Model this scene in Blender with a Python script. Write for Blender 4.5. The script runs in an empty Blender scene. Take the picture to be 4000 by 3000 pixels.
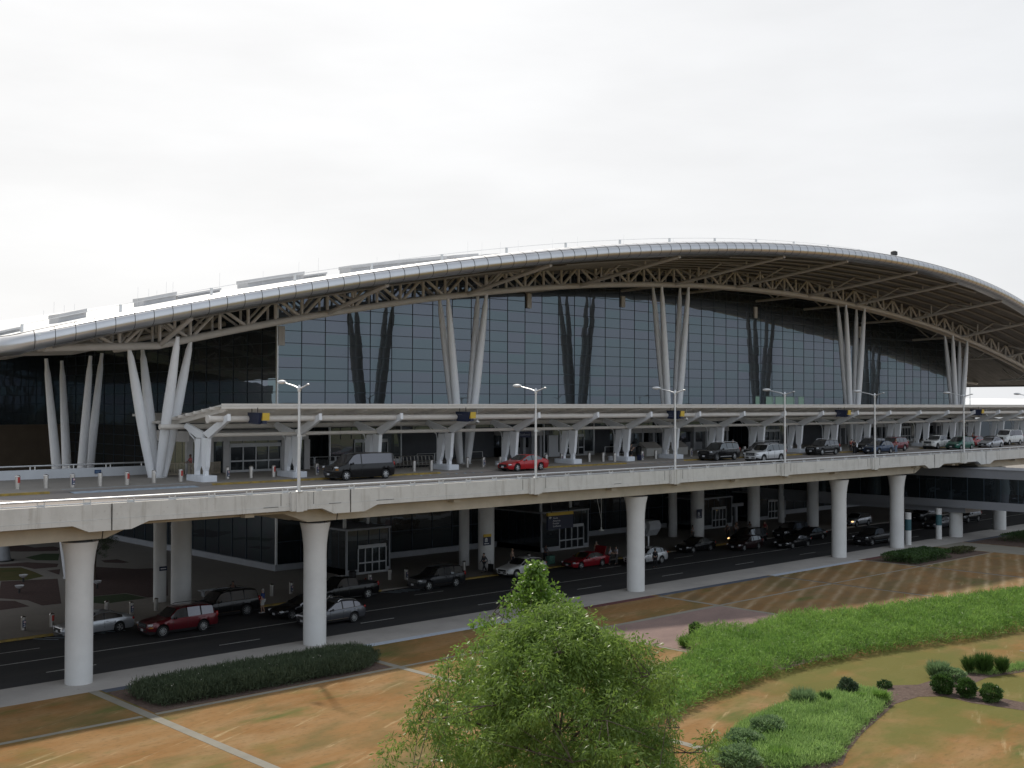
import bpy, bmesh, math, random
import numpy as np
from mathutils import Vector, Matrix, noise as mnoise
S = bpy.context.scene
COL = S.collection
PI = math.pi
# ------------------------------------------------------------------ camera
cam = bpy.data.cameras.new("camera"); cob = bpy.data.objects.new("camera", cam); COL.objects.link(cob)
CAMP = Vector((0, 0, 15.1))
_f, _yaw, _pit, _rol = 4558.77, math.radians(43.2465), math.radians(0.9759), math.radians(0.0876)
F = Vector((math.sin(_yaw)*math.cos(_pit), math.cos(_yaw)*math.cos(_pit), math.sin(_pit)))
R0 = Vector((math.cos(_yaw), -math.sin(_yaw), 0)); U0 = R0.cross(F)
Rv = R0*math.cos(_rol) + U0*math.sin(_rol); Uv = U0*math.cos(_rol) - R0*math.sin(_rol)
cob.matrix_world = Matrix(((Rv.x, Uv.x, -F.x, CAMP.x), (Rv.y, Uv.y, -F.y, CAMP.y), (Rv.z, Uv.z, -F.z, CAMP.z), (0, 0, 0, 1)))
cam.sensor_width = 36; cam.lens = 36*_f/4000; cam.clip_end = 6000; cam.clip_start = 0.5
S.camera = cob
# ------------------------------------------------------------------ sun and sky
TOSUN = Vector((0.33, 0.74, 1.0)).normalized()
sun = bpy.data.lights.new("sun", 'SUN'); sun.energy = 3.4; sun.angle = math.radians(1.6); sun.color = (1.0, 0.93, 0.82)
sob = bpy.data.objects.new("sun", sun); COL.objects.link(sob)
sob.rotation_euler = TOSUN.to_track_quat('Z', 'Y').to_euler(); sob.location = (120, 160, 200)
W = bpy.data.worlds.new("World"); S.world = W; W.use_nodes = True
nt = W.node_tree; nt.nodes.clear()
def N(t, typ, **k):
    n = t.nodes.new(typ)
    for a, b in k.items(): setattr(n, a, b)
    return n
_out = N(nt, 'ShaderNodeOutputWorld'); _bg = N(nt, 'ShaderNodeBackground'); _bg.inputs[1].default_value = 0.1
_sky = N(nt, 'ShaderNodeTexSky'); _sky.sky_type = 'NISHITA'; _sky.sun_disc = False
_sky.sun_elevation = math.asin(TOSUN.z); _sky.sun_rotation = math.atan2(TOSUN.x, TOSUN.y); _sky.dust_density = 4.0
_tc = N(nt, 'ShaderNodeTexCoord')
_dot = N(nt, 'ShaderNodeVectorMath', operation='DOT_PRODUCT'); _dot.inputs[1].default_value = Vector((0.32, 0.94, 0.10)).normalized()
nt.links.new(_tc.outputs['Generated'], _dot.inputs[0])
_cr = N(nt, 'ShaderNodeValToRGB')
_e = _cr.color_ramp.elements
SK = [(0.0, (0.84, 0.92, 1.02)), (0.25, (0.74, 0.81, 0.90)), (0.50, (0.50, 0.545, 0.61)), (0.72, (0.74, 0.77, 0.81)), (0.86, (0.93, 0.94, 0.955)), (1.0, (1.0, 1.0, 1.0))]
_e[0].position = 0; _e[0].color = (*SK[0][1], 1); _e[1].position = 1; _e[1].color = (*SK[-1][1], 1)
for p_, c_ in SK[1:-1]:
    q = _e.new(p_); q.color = (*c_, 1)
_mr = N(nt, 'ShaderNodeMapRange'); _mr.inputs[1].default_value = -1; _mr.inputs[2].default_value = 1
nt.links.new(_dot.outputs['Value'], _mr.inputs[0]); nt.links.new(_mr.outputs[0], _cr.inputs[0])
_mp = N(nt, 'ShaderNodeMapping'); _mp.inputs['Scale'].default_value = (2.2, 2.2, 9.0)
_nz = N(nt, 'ShaderNodeTexNoise'); _nz.inputs['Scale'].default_value = 1.6; _nz.inputs['Detail'].default_value = 5
nt.links.new(_tc.outputs['Generated'], _mp.inputs[0]); nt.links.new(_mp.outputs[0], _nz.inputs[0])
_m2 = N(nt, 'ShaderNodeMapRange'); _m2.inputs[1].default_value = 0.3; _m2.inputs[2].default_value = 0.7; _m2.inputs[3].default_value = 9.2; _m2.inputs[4].default_value = 10.4
nt.links.new(_nz.outputs[0], _m2.inputs[0])
_sc = N(nt, 'ShaderNodeVectorMath', operation='SCALE'); nt.links.new(_cr.outputs[0], _sc.inputs[0]); nt.links.new(_m2.outputs[0], _sc.inputs['Scale'])
_mx = N(nt, 'ShaderNodeMixRGB'); _mx.inputs[0].default_value = 0.94
nt.links.new(_sky.outputs[0], _mx.inputs[1]); nt.links.new(_sc.outputs[0], _mx.inputs[2])
nt.links.new(_mx.outputs[0], _bg.inputs[0]); nt.links.new(_bg.outputs[0], _out.inputs[0])
S.view_settings.view_transform = 'Standard'; S.view_settings.look = 'None'; S.view_settings.exposure = 0.0; S.view_settings.gamma = 1
S.cycles.max_bounces = 6; S.cycles.diffuse_bounces = 3; S.cycles.glossy_bounces = 3; S.cycles.transmission_bounces = 4
S.cycles.transparent_max_bounces = 6; S.cycles.caustics_reflective = False; S.cycles.caustics_refractive = False
# ------------------------------------------------------------------ materials
MATS = {}
def mat(name, col, rough=0.6, metal=0.0, nz=None, bump=0.0, spec=0.5, coat=0.0, col2=None, stretch=None, emit=None):
    if name in MATS: return MATS[name]
    m = bpy.data.materials.new(name); m.use_nodes = True; t = m.node_tree; b = t.nodes['Principled BSDF']
    b.inputs['Base Color'].default_value = (*col, 1); b.inputs['Roughness'].default_value = rough; b.inputs['Metallic'].default_value = metal
    b.inputs['Specular IOR Level'].default_value = spec; b.inputs['Coat Weight'].default_value = coat; b.inputs['Coat Roughness'].default_value = 0.05
    if emit: b.inputs['Emission Color'].default_value = (*emit[:3], 1); b.inputs['Emission Strength'].default_value = emit[3]
    if nz:
        sc, amt = nz
        tc = N(t, 'ShaderNodeTexCoord'); mp = N(t, 'ShaderNodeMapping'); n = N(t, 'ShaderNodeTexNoise')
        if stretch: mp.inputs['Scale'].default_value = stretch
        n.inputs['Scale'].default_value = sc; n.inputs['Detail'].default_value = 6; n.inputs['Roughness'].default_value = 0.65
        t.links.new(tc.outputs['Object'], mp.inputs[0]); t.links.new(mp.outputs[0], n.inputs[0])
        r = N(t, 'ShaderNodeMapRange'); r.inputs[1].default_value = 0.3; r.inputs[2].default_value = 0.7
        t.links.new(n.outputs[0], r.inputs[0])
        x = N(t, 'ShaderNodeMixRGB'); c2 = col2 or tuple(c*(1-amt) for c in col); c1 = col if col2 else tuple(min(1, c*(1+amt)) for c in col)
        x.inputs[1].default_value = (*c2, 1); x.inputs[2].default_value = (*c1, 1)
        t.links.new(r.outputs[0], x.inputs[0]); t.links.new(x.outputs[0], b.inputs['Base Color'])
        if bump:
            bp = N(t, 'ShaderNodeBump'); bp.inputs['Strength'].default_value = bump; bp.inputs['Distance'].default_value = 0.05
            t.links.new(n.outputs[0], bp.inputs['Height']); t.links.new(bp.outputs[0], b.inputs['Normal'])
    MATS[name] = m; return m
def mix_layers(name, base, layers, rough=0.9, bump=None):
    """base colour plus noise-masked layers: (colour, noise scale, stretch, rotation, low, high)"""
    m = bpy.data.materials.new(name); m.use_nodes = True; t = m.node_tree; b = t.nodes['Principled BSDF']
    b.inputs['Roughness'].default_value = rough; b.inputs['Specular IOR Level'].default_value = 0.25
    tc = N(t, 'ShaderNodeTexCoord'); rgb = N(t, 'ShaderNodeRGB'); rgb.outputs[0].default_value = (*base, 1); cur = rgb.outputs[0]; last = None
    for i, (c, sc, st, ro, lo, hi) in enumerate(layers):
        mp = N(t, 'ShaderNodeMapping', vector_type='TEXTURE') if False else N(t, 'ShaderNodeMapping')
        rot = N(t, 'ShaderNodeVectorRotate'); rot.rotation_type = 'Z_AXIS'; rot.inputs['Angle'].default_value = -ro
        t.links.new(tc.outputs['Object'], rot.inputs[0]); t.links.new(rot.outputs[0], mp.inputs[0])
        mp.inputs['Scale'].default_value = st; mp.inputs['Location'].default_value = (i*13.7, i*7.1, 0)
        n = N(t, 'ShaderNodeTexNoise'); n.inputs['Scale'].default_value = sc; n.inputs['Detail'].default_value = 7; n.inputs['Roughness'].default_value = 0.62
        t.links.new(mp.outputs[0], n.inputs[0])
        r = N(t, 'ShaderNodeMapRange'); r.inputs[1].default_value = lo; r.inputs[2].default_value = hi
        t.links.new(n.outputs[0], r.inputs[0])
        x = N(t, 'ShaderNodeMixRGB'); x.inputs[2].default_value = (*c, 1)
        t.links.new(r.outputs[0], x.inputs[0]); t.links.new(cur, x.inputs[1]); cur = x.outputs[0]; last = n
    t.links.new(cur, b.inputs['Base Color'])
    if bump:
        bp = N(t, 'ShaderNodeBump'); bp.inputs['Strength'].default_value = bump; bp.inputs['Distance'].default_value = 0.06
        t.links.new(last.outputs[0], bp.inputs['Height']); t.links.new(bp.outputs[0], b.inputs['Normal'])
    MATS[name] = m; return m
def leaf_mat(name, c1, c2, rough=0.4, trans=0.35):
    m = bpy.data.materials.new(name); m.use_nodes = True; t = m.node_tree; b = t.nodes['Principled BSDF']; o = t.nodes['Material Output']
    g = N(t, 'ShaderNodeNewGeometry'); x = N(t, 'ShaderNodeMixRGB'); x.inputs[1].default_value = (*c1, 1); x.inputs[2].default_value = (*c2, 1)
    tc = N(t, 'ShaderNodeTexCoord'); n = N(t, 'ShaderNodeTexNoise'); n.inputs['Scale'].default_value = 0.55; n.inputs['Detail'].default_value = 4
    t.links.new(tc.outputs['Object'], n.inputs[0])
    ad = N(t, 'ShaderNodeMath', operation='ADD'); mu = N(t, 'ShaderNodeMath', operation='MULTIPLY'); mu.inputs[1].default_value = 0.6
    t.links.new(g.outputs['Random Per Island'], mu.inputs[0])
    r = N(t, 'ShaderNodeMapRange'); r.inputs[1].default_value = 0.35; r.inputs[2].default_value = 0.65; r.inputs[4].default_value = 0.6
    t.links.new(n.outputs[0], r.inputs[0]); t.links.new(mu.outputs[0], ad.inputs[0]); t.links.new(r.outputs[0], ad.inputs[1])
    t.links.new(ad.outputs[0], x.inputs[0]); t.links.new(x.outputs[0], b.inputs['Base Color'])
    b.inputs['Roughness'].default_value = rough
    tr = N(t, 'ShaderNodeBsdfTranslucent'); t.links.new(x.outputs[0], tr.inputs[0])
    ms = N(t, 'ShaderNodeMixShader'); ms.inputs[0].default_value = trans
    t.links.new(b.outputs[0], ms.inputs[1]); t.links.new(tr.outputs[0], ms.inputs[2]); t.links.new(ms.outputs[0], o.inputs[0])
    MATS[name] = m; return m
def curtain_glass(name, refl=(0.50, 0.62, 0.72), fac=0.30, base=(0.010, 0.014, 0.017), px=2.585, pz=1.12, tilt=0.006):
    m = bpy.data.materials.new(name); m.use_nodes = True; t = m.node_tree; b = t.nodes['Principled BSDF']; o = t.nodes['Material Output']
    b.inputs['Base Color'].default_value = (*base, 1); b.inputs['Roughness'].default_value = 0.2
    g = N(t, 'ShaderNodeNewGeometry'); dv = N(t, 'ShaderNodeVectorMath', operation='DIVIDE'); dv.inputs[1].default_value = (px, px, pz)
    of = N(t, 'ShaderNodeVectorMath', operation='ADD'); of.inputs[1].default_value = (-56.69, 0.3, -0.3)
    t.links.new(g.outputs['Position'], of.inputs[0]); t.links.new(of.outputs[0], dv.inputs[0])
    fl = N(t, 'ShaderNodeVectorMath', operation='FLOOR'); t.links.new(dv.outputs[0], fl.inputs[0])
    wn = N(t, 'ShaderNodeTexWhiteNoise'); wn.noise_dimensions = '3D'; t.links.new(fl.outputs[0], wn.inputs[0])
    sb = N(t, 'ShaderNodeVectorMath', operation='SUBTRACT'); sb.inputs[1].default_value = (0.5, 0.5, 0.5); t.links.new(wn.outputs['Color'], sb.inputs[0])
    s1 = N(t, 'ShaderNodeVectorMath', operation='SCALE'); s1.inputs['Scale'].default_value = tilt; t.links.new(sb.outputs[0], s1.inputs[0])
    n2 = N(t, 'ShaderNodeTexNoise'); n2.inputs['Scale'].default_value = 0.5; n2.inputs['Detail'].default_value = 2; t.links.new(g.outputs['Position'], n2.inputs[0])
    s2 = N(t, 'ShaderNodeVectorMath', operation='SUBTRACT'); s2.inputs[1].default_value = (0.5, 0.5, 0.5); t.links.new(n2.outputs['Color'], s2.inputs[0])
    s3 = N(t, 'ShaderNodeVectorMath', operation='SCALE'); s3.inputs['Scale'].default_value = tilt*2.2; t.links.new(s2.outputs[0], s3.inputs[0])
    a1 = N(t, 'ShaderNodeVectorMath', operation='ADD'); a2 = N(t, 'ShaderNodeVectorMath', operation='ADD'); nn = N(t, 'ShaderNodeVectorMath', operation='NORMALIZE')
    t.links.new(g.outputs['Normal'], a1.inputs[0]); t.links.new(s1.outputs[0], a1.inputs[1]); t.links.new(a1.outputs[0], a2.inputs[0]); t.links.new(s3.outputs[0], a2.inputs[1]); t.links.new(a2.outputs[0], nn.inputs[0])
    gl = N(t, 'ShaderNodeBsdfGlossy'); gl.inputs['Roughness'].default_value = 0.012; t.links.new(nn.outputs[0], gl.inputs['Normal'])
    hs = N(t, 'ShaderNodeMixRGB'); hs.inputs[1].default_value = (refl[0]*0.92, refl[1]*1.03, refl[2]*0.98, 1); hs.inputs[2].default_value = (refl[0]*1.08, refl[1]*0.97, refl[2]*1.02, 1)
    t.links.new(wn.outputs['Value'], hs.inputs[0]); t.links.new(hs.outputs[0], gl.inputs['Color'])
    ms = N(t, 'ShaderNodeMixShader'); lw = N(t, 'ShaderNodeLayerWeight'); lw.inputs[0].default_value = 0.25
    mr = N(t, 'ShaderNodeMapRange'); mr.inputs[3].default_value = fac; mr.inputs[4].default_value = min(1, fac*2.6); t.links.new(lw.outputs['Fresnel'], mr.inputs[0])
    t.links.new(mr.outputs[0], ms.inputs[0]); t.links.new(b.outputs[0], ms.inputs[1]); t.links.new(gl.outputs[0], ms.inputs[2]); t.links.new(ms.outputs[0], o.inputs[0])
    MATS[name] = m; return m
# ------------------------------------------------------------------ mesh helpers
class MB:
    def __init__(s): s.v = []; s.f = []; s.m = []; s.mi = 0
    def add(s, vs, fs):
        o = len(s.v); s.v += [tuple(v) for v in vs]; s.f += [tuple(i+o for i in f) for f in fs]; s.m += [s.mi]*len(fs); return s
    def box(s, c, d, rz=0, ry=0, rx=0, taper=1.0):
        x, y, z = d[0]/2, d[1]/2, d[2]/2
        vs = [Vector((sx*x*(taper if sz > 0 else 1), sy*y*(taper if sz > 0 else 1), sz*z)) for sz in (-1, 1) for sy in (-1, 1) for sx in (-1, 1)]
        if rz or ry or rx:
            M_ = Matrix.Rotation(rz, 3, 'Z') @ Matrix.Rotation(ry, 3, 'Y') @ Matrix.Rotation(rx, 3, 'X'); vs = [M_ @ v for v in vs]
        return s.add([v+Vector(c) for v in vs], [(0, 2, 3, 1), (4, 5, 7, 6), (0, 1, 5, 4), (2, 6, 7, 3), (0, 4, 6, 2), (1, 3, 7, 5)])
    def bb(s, x0, x1, y0, y1, z0, z1): return s.box(((x0+x1)/2, (y0+y1)/2, (z0+z1)/2), (abs(x1-x0), abs(y1-y0), abs(z1-z0)))
    def tube(s, pts, r, n=8, cap=True):
        pts = [Vector(p) for p in pts]; rs = r if isinstance(r, (list, tuple)) else [r]*len(pts); rings = []
        for i, p in enumerate(pts):
            d = (pts[min(i+1, len(pts)-1)]-pts[max(i-1, 0)]).normalized()
            up = Vector((0, 0, 1)) if abs(d.z) < 0.95 else Vector((1, 0, 0))
            a = d.cross(up).normalized(); b = d.cross(a).normalized()
            rings.append([p+(a*math.cos(2*PI*k/n)+b*math.sin(2*PI*k/n))*rs[i] for k in range(n)])
        vs = [v for g in rings for v in g]
        fs = [(i*n+k, i*n+(k+1) % n, (i+1)*n+(k+1) % n, (i+1)*n+k) for i in range(len(pts)-1) for k in range(n)]
        if cap: fs += [tuple(range(n-1, -1, -1)), tuple((len(pts)-1)*n+k for k in range(n))]
        return s.add(vs, fs)
    def lathe(s, prof, c=(0, 0, 0), n=16, axis='z', cap=True):
        vs = []
        for r, h in prof:
            for k in range(n):
                a = 2*PI*k/n; p = (r*math.cos(a), r*math.sin(a), h)
                if axis == 'y': p = (p[0], p[2], p[1])
                if axis == 'x': p = (p[2], p[0], p[1])
                vs.append((p[0]+c[0], p[1]+c[1], p[2]+c[2]))
        L = len(prof)
        fs = [(i*n+k, i*n+(k+1) % n, (i+1)*n+(k+1) % n, (i+1)*n+k) for i in range(L-1) for k in range(n)]
        if cap: fs += [tuple(range(n-1, -1, -1)), tuple((L-1)*n+k for k in range(n))]
        return s.add(vs, fs)
    def prism(s, poly, z0, z1):
        n = len(poly); vs = [(x, y, z0) for x, y in poly]+[(x, y, z1) for x, y in poly]
        return s.add(vs, [tuple(range(n-1, -1, -1)), tuple(range(n, 2*n))]+[(i, (i+1) % n, n+(i+1) % n, n+i) for i in range(n)])
    def prism_y(s, poly, y0, y1):
        """polygon in X-Z extruded along Y"""
        n = len(poly); vs = [(x, y0, z) for x, z in poly]+[(x, y1, z) for x, z in poly]
        return s.add(vs, [tuple(range(n)), tuple(range(2*n-1, n-1, -1))]+[(i, n+i, n+(i+1) % n, (i+1) % n) for i in range(n)])
    def prism_x(s, poly, x0, x1):
        """polygon in Y-Z extruded along X"""
        n = len(poly); vs = [(x0, y, z) for y, z in poly]+[(x1, y, z) for y, z in poly]
        return s.add(vs, [tuple(range(n)), tuple(range(2*n-1, n-1, -1))]+[(i, n+i, n+(i+1) % n, (i+1) % n) for i in range(n)])
    def ell(s, c, r, n=10, m=6):
        return s.lathe_s([(math.sin(PI*i/m), -math.cos(PI*i/m)) for i in range(m+1)], c, r, n)
    def lathe_s(s, prof, c, r, n):
        vs = [(c[0]+r[0]*a*math.cos(2*PI*k/n), c[1]+r[1]*a*math.sin(2*PI*k/n), c[2]+r[2]*h) for a, h in prof for k in range(n)]
        return s.add(vs, [(i*n+k, i*n+(k+1) % n, (i+1)*n+(k+1) % n, (i+1)*n+k) for i in range(len(prof)-1) for k in range(n)])
    def build(s, name, m, parent=None, smooth=None, loc=None, recalc=True):
        me = bpy.data.meshes.new(name); me.from_pydata(s.v, [], s.f)
        ms = m if isinstance(m, (list, tuple)) else [m]
        for q in ms: me.materials.append(q)
        if len(ms) > 1: me.polygons.foreach_set('material_index', s.m)
        if recalc: bm = bmesh.new(); bm.from_mesh(me); bmesh.ops.recalc_face_normals(bm, faces=bm.faces); bm.to_mesh(me); bm.free()
        if smooth is not None:
            me.polygons.foreach_set('use_smooth', [True]*len(me.polygons)); me.set_sharp_from_angle(angle=math.radians(smooth))
        me.update()
        o = bpy.data.objects.new(name, me); COL.objects.link(o)
        if parent: o.parent = parent
        if loc: o.location = loc
        return o
def tag(o, label=None, cat=None, group=None, kind=None):
    if label: o['label'] = label
    if cat: o['category'] = cat
    if group: o['group'] = group
    if kind: o['kind'] = kind
    return o
def empty(name, loc=(0, 0, 0), rz=0, label=None, cat=None, group=None):
    o = bpy.data.objects.new(name, None); COL.objects.link(o); o.location = loc; o.rotation_euler = (0, 0, rz); o.empty_display_size = 0.3
    return tag(o, label, cat, group)
def copy_tree(o, parent=None):
    c = o.copy(); COL.objects.link(c); c.parent = parent
    for ch in list(o.children): copy_tree(ch, c)
    return c
def sheet(name, poly, z, m, kind='structure', parent=None):
    me = bpy.data.meshes.new(name); me.from_pydata([(x, y, z) for x, y in poly], [], [tuple(range(len(poly)))])
    me.materials.append(m); me.update()
    if me.polygons[0].normal.z < 0: me.flip_normals()
    o = bpy.data.objects.new(name, me); COL.objects.link(o)
    if parent: o.parent = parent
    elif kind: o['kind'] = kind
    return o
def quads(name, V, nper, m, parent=None):
    """V: (n*nper,3) array of n polygons with nper corners"""
    V = np.asarray(V, np.float32); n = len(V)//nper; me = bpy.data.meshes.new(name)
    me.vertices.add(len(V)); me.vertices.foreach_set('co', V.ravel())
    me.loops.add(len(V)); me.loops.foreach_set('vertex_index', np.arange(len(V), dtype=np.int32))
    me.polygons.add(n); me.polygons.foreach_set('loop_start', np.arange(0, len(V), nper, dtype=np.int32)); me.polygons.foreach_set('loop_total', np.full(n, nper, np.int32))
    me.materials.append(m); me.update(calc_edges=True); me.validate()
    o = bpy.data.objects.new(name, me); COL.objects.link(o)
    if parent: o.parent = parent
    return o
def text_mesh(name, s, size, m, parent, matrix, thick=0.004):
    cu = bpy.data.curves.new(name, 'FONT'); cu.body = s; cu.size = size; cu.extrude = thick; cu.align_x = 'LEFT'; cu.resolution_u = 2
    t = bpy.data.objects.new(name, cu); COL.objects.link(t)
    dg = bpy.context.evaluated_depsgraph_get(); me = bpy.data.meshes.new_from_object(t.evaluated_get(dg))
    bpy.data.objects.remove(t); me.transform(matrix); me.materials.clear(); me.materials.append(m)
    o = bpy.data.objects.new(name, me); COL.objects.link(o); o.parent = parent
    return o
# ------------------------------------------------------------------ palette
conc = mix_layers('weathered_concrete', (0.63, 0.62, 0.59), [((0.53, 0.52, 0.49), 0.9, (1, 1, 1), 0, 0.45, 0.75), ((0.40, 0.38, 0.34), 1.6, (1.5, 1.5, 0.12), 0, 0.56, 0.80), ((0.36, 0.34, 0.31), 7, (1, 1, 1), 0, 0.62, 0.8)], 0.85)
conc_dk = mat('girder_concrete', (0.50, 0.455, 0.37), 0.9, nz=(0.7, 0.12))
conc_pier = mat('pier_concrete', (0.66, 0.66, 0.65), 0.85, nz=(0.8, 0.06))
walk = mix_layers('pavement_concrete', (0.40, 0.375, 0.35), [((0.33, 0.31, 0.29), 0.35, (1, 1, 1), 0, 0.42, 0.7), ((0.28, 0.26, 0.24), 3.0, (1, 1, 1), 0, 0.58, 0.8)], 0.9)
paver = mix_layers('tan_pavers', (0.26, 0.24, 0.215), [((0.24, 0.22, 0.20), 0.6, (1, 1, 1), 0, 0.42, 0.7), ((0.34, 0.30, 0.25), 4, (1, 1, 1), 0, 0.55, 0.8)], 0.9)
asph = mix_layers('asphalt', (0.045, 0.045, 0.047), [((0.062, 0.060, 0.058), 0.5, (0.12, 1, 1), 0, 0.45, 0.7), ((0.03, 0.03, 0.03), 3.5, (0.3, 1, 1), 0, 0.56, 0.8)], 0.85)
deckroad = mix_layers('deck_pavement', (0.30, 0.265, 0.235), [((0.22, 0.20, 0.19), 0.5, (0.15, 1, 1), 0, 0.40, 0.66), ((0.17, 0.16, 0.155), 2.5, (0.25, 1, 1), 0, 0.55, 0.8)], 0.85)
white_line = mat('white_line_paint', (0.55, 0.55, 0.53), 0.8, nz=(6, 0.25))
yellow = mat('yellow_kerb_paint', (0.46, 0.31, 0.055), 0.8, nz=(2.2, 0.55), col2=(0.17, 0.13, 0.06))
blue_line = mat('pale_blue_paint', (0.30, 0.36, 0.42), 0.85, nz=(2.5, 0.35))
joint = mat('joint_sealant', (0.05, 0.045, 0.04), 0.9)
white = mat('white_steel_paint', (0.80, 0.81, 0.83), 0.42, nz=(1.2, 0.04))
cream = mat('cream_steel_paint', (0.56, 0.53, 0.50), 0.5, nz=(1.2, 0.05))
canopy_w = mat('canopy_steel_paint', (0.68, 0.64, 0.59), 0.5, nz=(1.5, 0.05))
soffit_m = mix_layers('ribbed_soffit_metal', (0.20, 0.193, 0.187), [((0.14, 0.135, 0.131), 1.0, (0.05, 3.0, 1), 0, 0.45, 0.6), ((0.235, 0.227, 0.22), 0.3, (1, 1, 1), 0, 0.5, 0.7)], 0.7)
roof_m = mat('roof_membrane', (0.80, 0.79, 0.77), 0.6, nz=(0.4, 0.06))
alu = mat('fascia_aluminium', (0.60, 0.60, 0.61), 0.34, metal=1.0, nz=(0.8, 0.05))
steel = mat('stainless_steel', (0.58, 0.56, 0.53), 0.36, metal=1.0, nz=(3, 0.06))
galv = mat('galvanised_steel', (0.66, 0.67, 0.68), 0.42, metal=0.75, nz=(3, 0.08))
grey_panel = mat('grey_metal_panel', (0.46, 0.45, 0.45), 0.55, nz=(1.0, 0.06))
plinth_m = mat('pale_grey_plinth', (0.34, 0.35, 0.37), 0.7, nz=(1.0, 0.08))
dark_frame = mat('dark_window_frame', (0.040, 0.058, 0.078), 0.5)
glass_m = curtain_glass('curtain_wall_glass', fac=0.155, refl=(0.52, 0.63, 0.72))
glass_side = curtain_glass('side_curtain_glass', fac=0.24, base=(0.02, 0.023, 0.026)); glass_rear = curtain_glass('rear_curtain_glass', fac=0.05)
glass_low = curtain_glass('lower_glass', fac=0.11, refl=(0.5, 0.56, 0.6), px=1.6, pz=2.0)
green_pane = mat('green_pane_painted_daylight', (0.40, 0.62, 0.47), 0.2)  # bright diffuse green stands in for daylight coming through the glass
brown_wall = mat('brown_wall_panel', (0.135, 0.105, 0.075), 0.8, nz=(0.5, 0.15))
navy = mat('navy_sign', (0.014, 0.022, 0.055), 0.4)
sign_yellow = mat('sign_yellow', (0.62, 0.42, 0.045), 0.45)
sign_white = mat('sign_white', (0.75, 0.76, 0.78), 0.5)
red_sign = mat('red_sticker', (0.42, 0.045, 0.035), 0.5)
black = mat('black_plastic', (0.012, 0.012, 0.013), 0.5)
dark_metal = mat('dark_metal', (0.05, 0.05, 0.05), 0.5, metal=0.4)
mulch = mix_layers('brown_mulch', (0.10, 0.068, 0.055), [((0.16, 0.12, 0.10), 6, (1, 1, 1), 0, 0.5, 0.75), ((0.05, 0.034, 0.03), 2.0, (1, 1, 1), 0, 0.5, 0.75)], 0.95, bump=0.8)
gravel = mix_layers('pink_gravel', (0.235, 0.165, 0.145), [((0.30, 0.22, 0.19), 9, (1, 1, 1), 0, 0.5, 0.75), ((0.17, 0.12, 0.11), 0.35, (0.5, 1, 1), 0.3, 0.45, 0.72), ((0.13, 0.09, 0.085), 14, (1, 1, 1), 0, 0.57, 0.75)], 0.95, bump=0.5)
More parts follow.
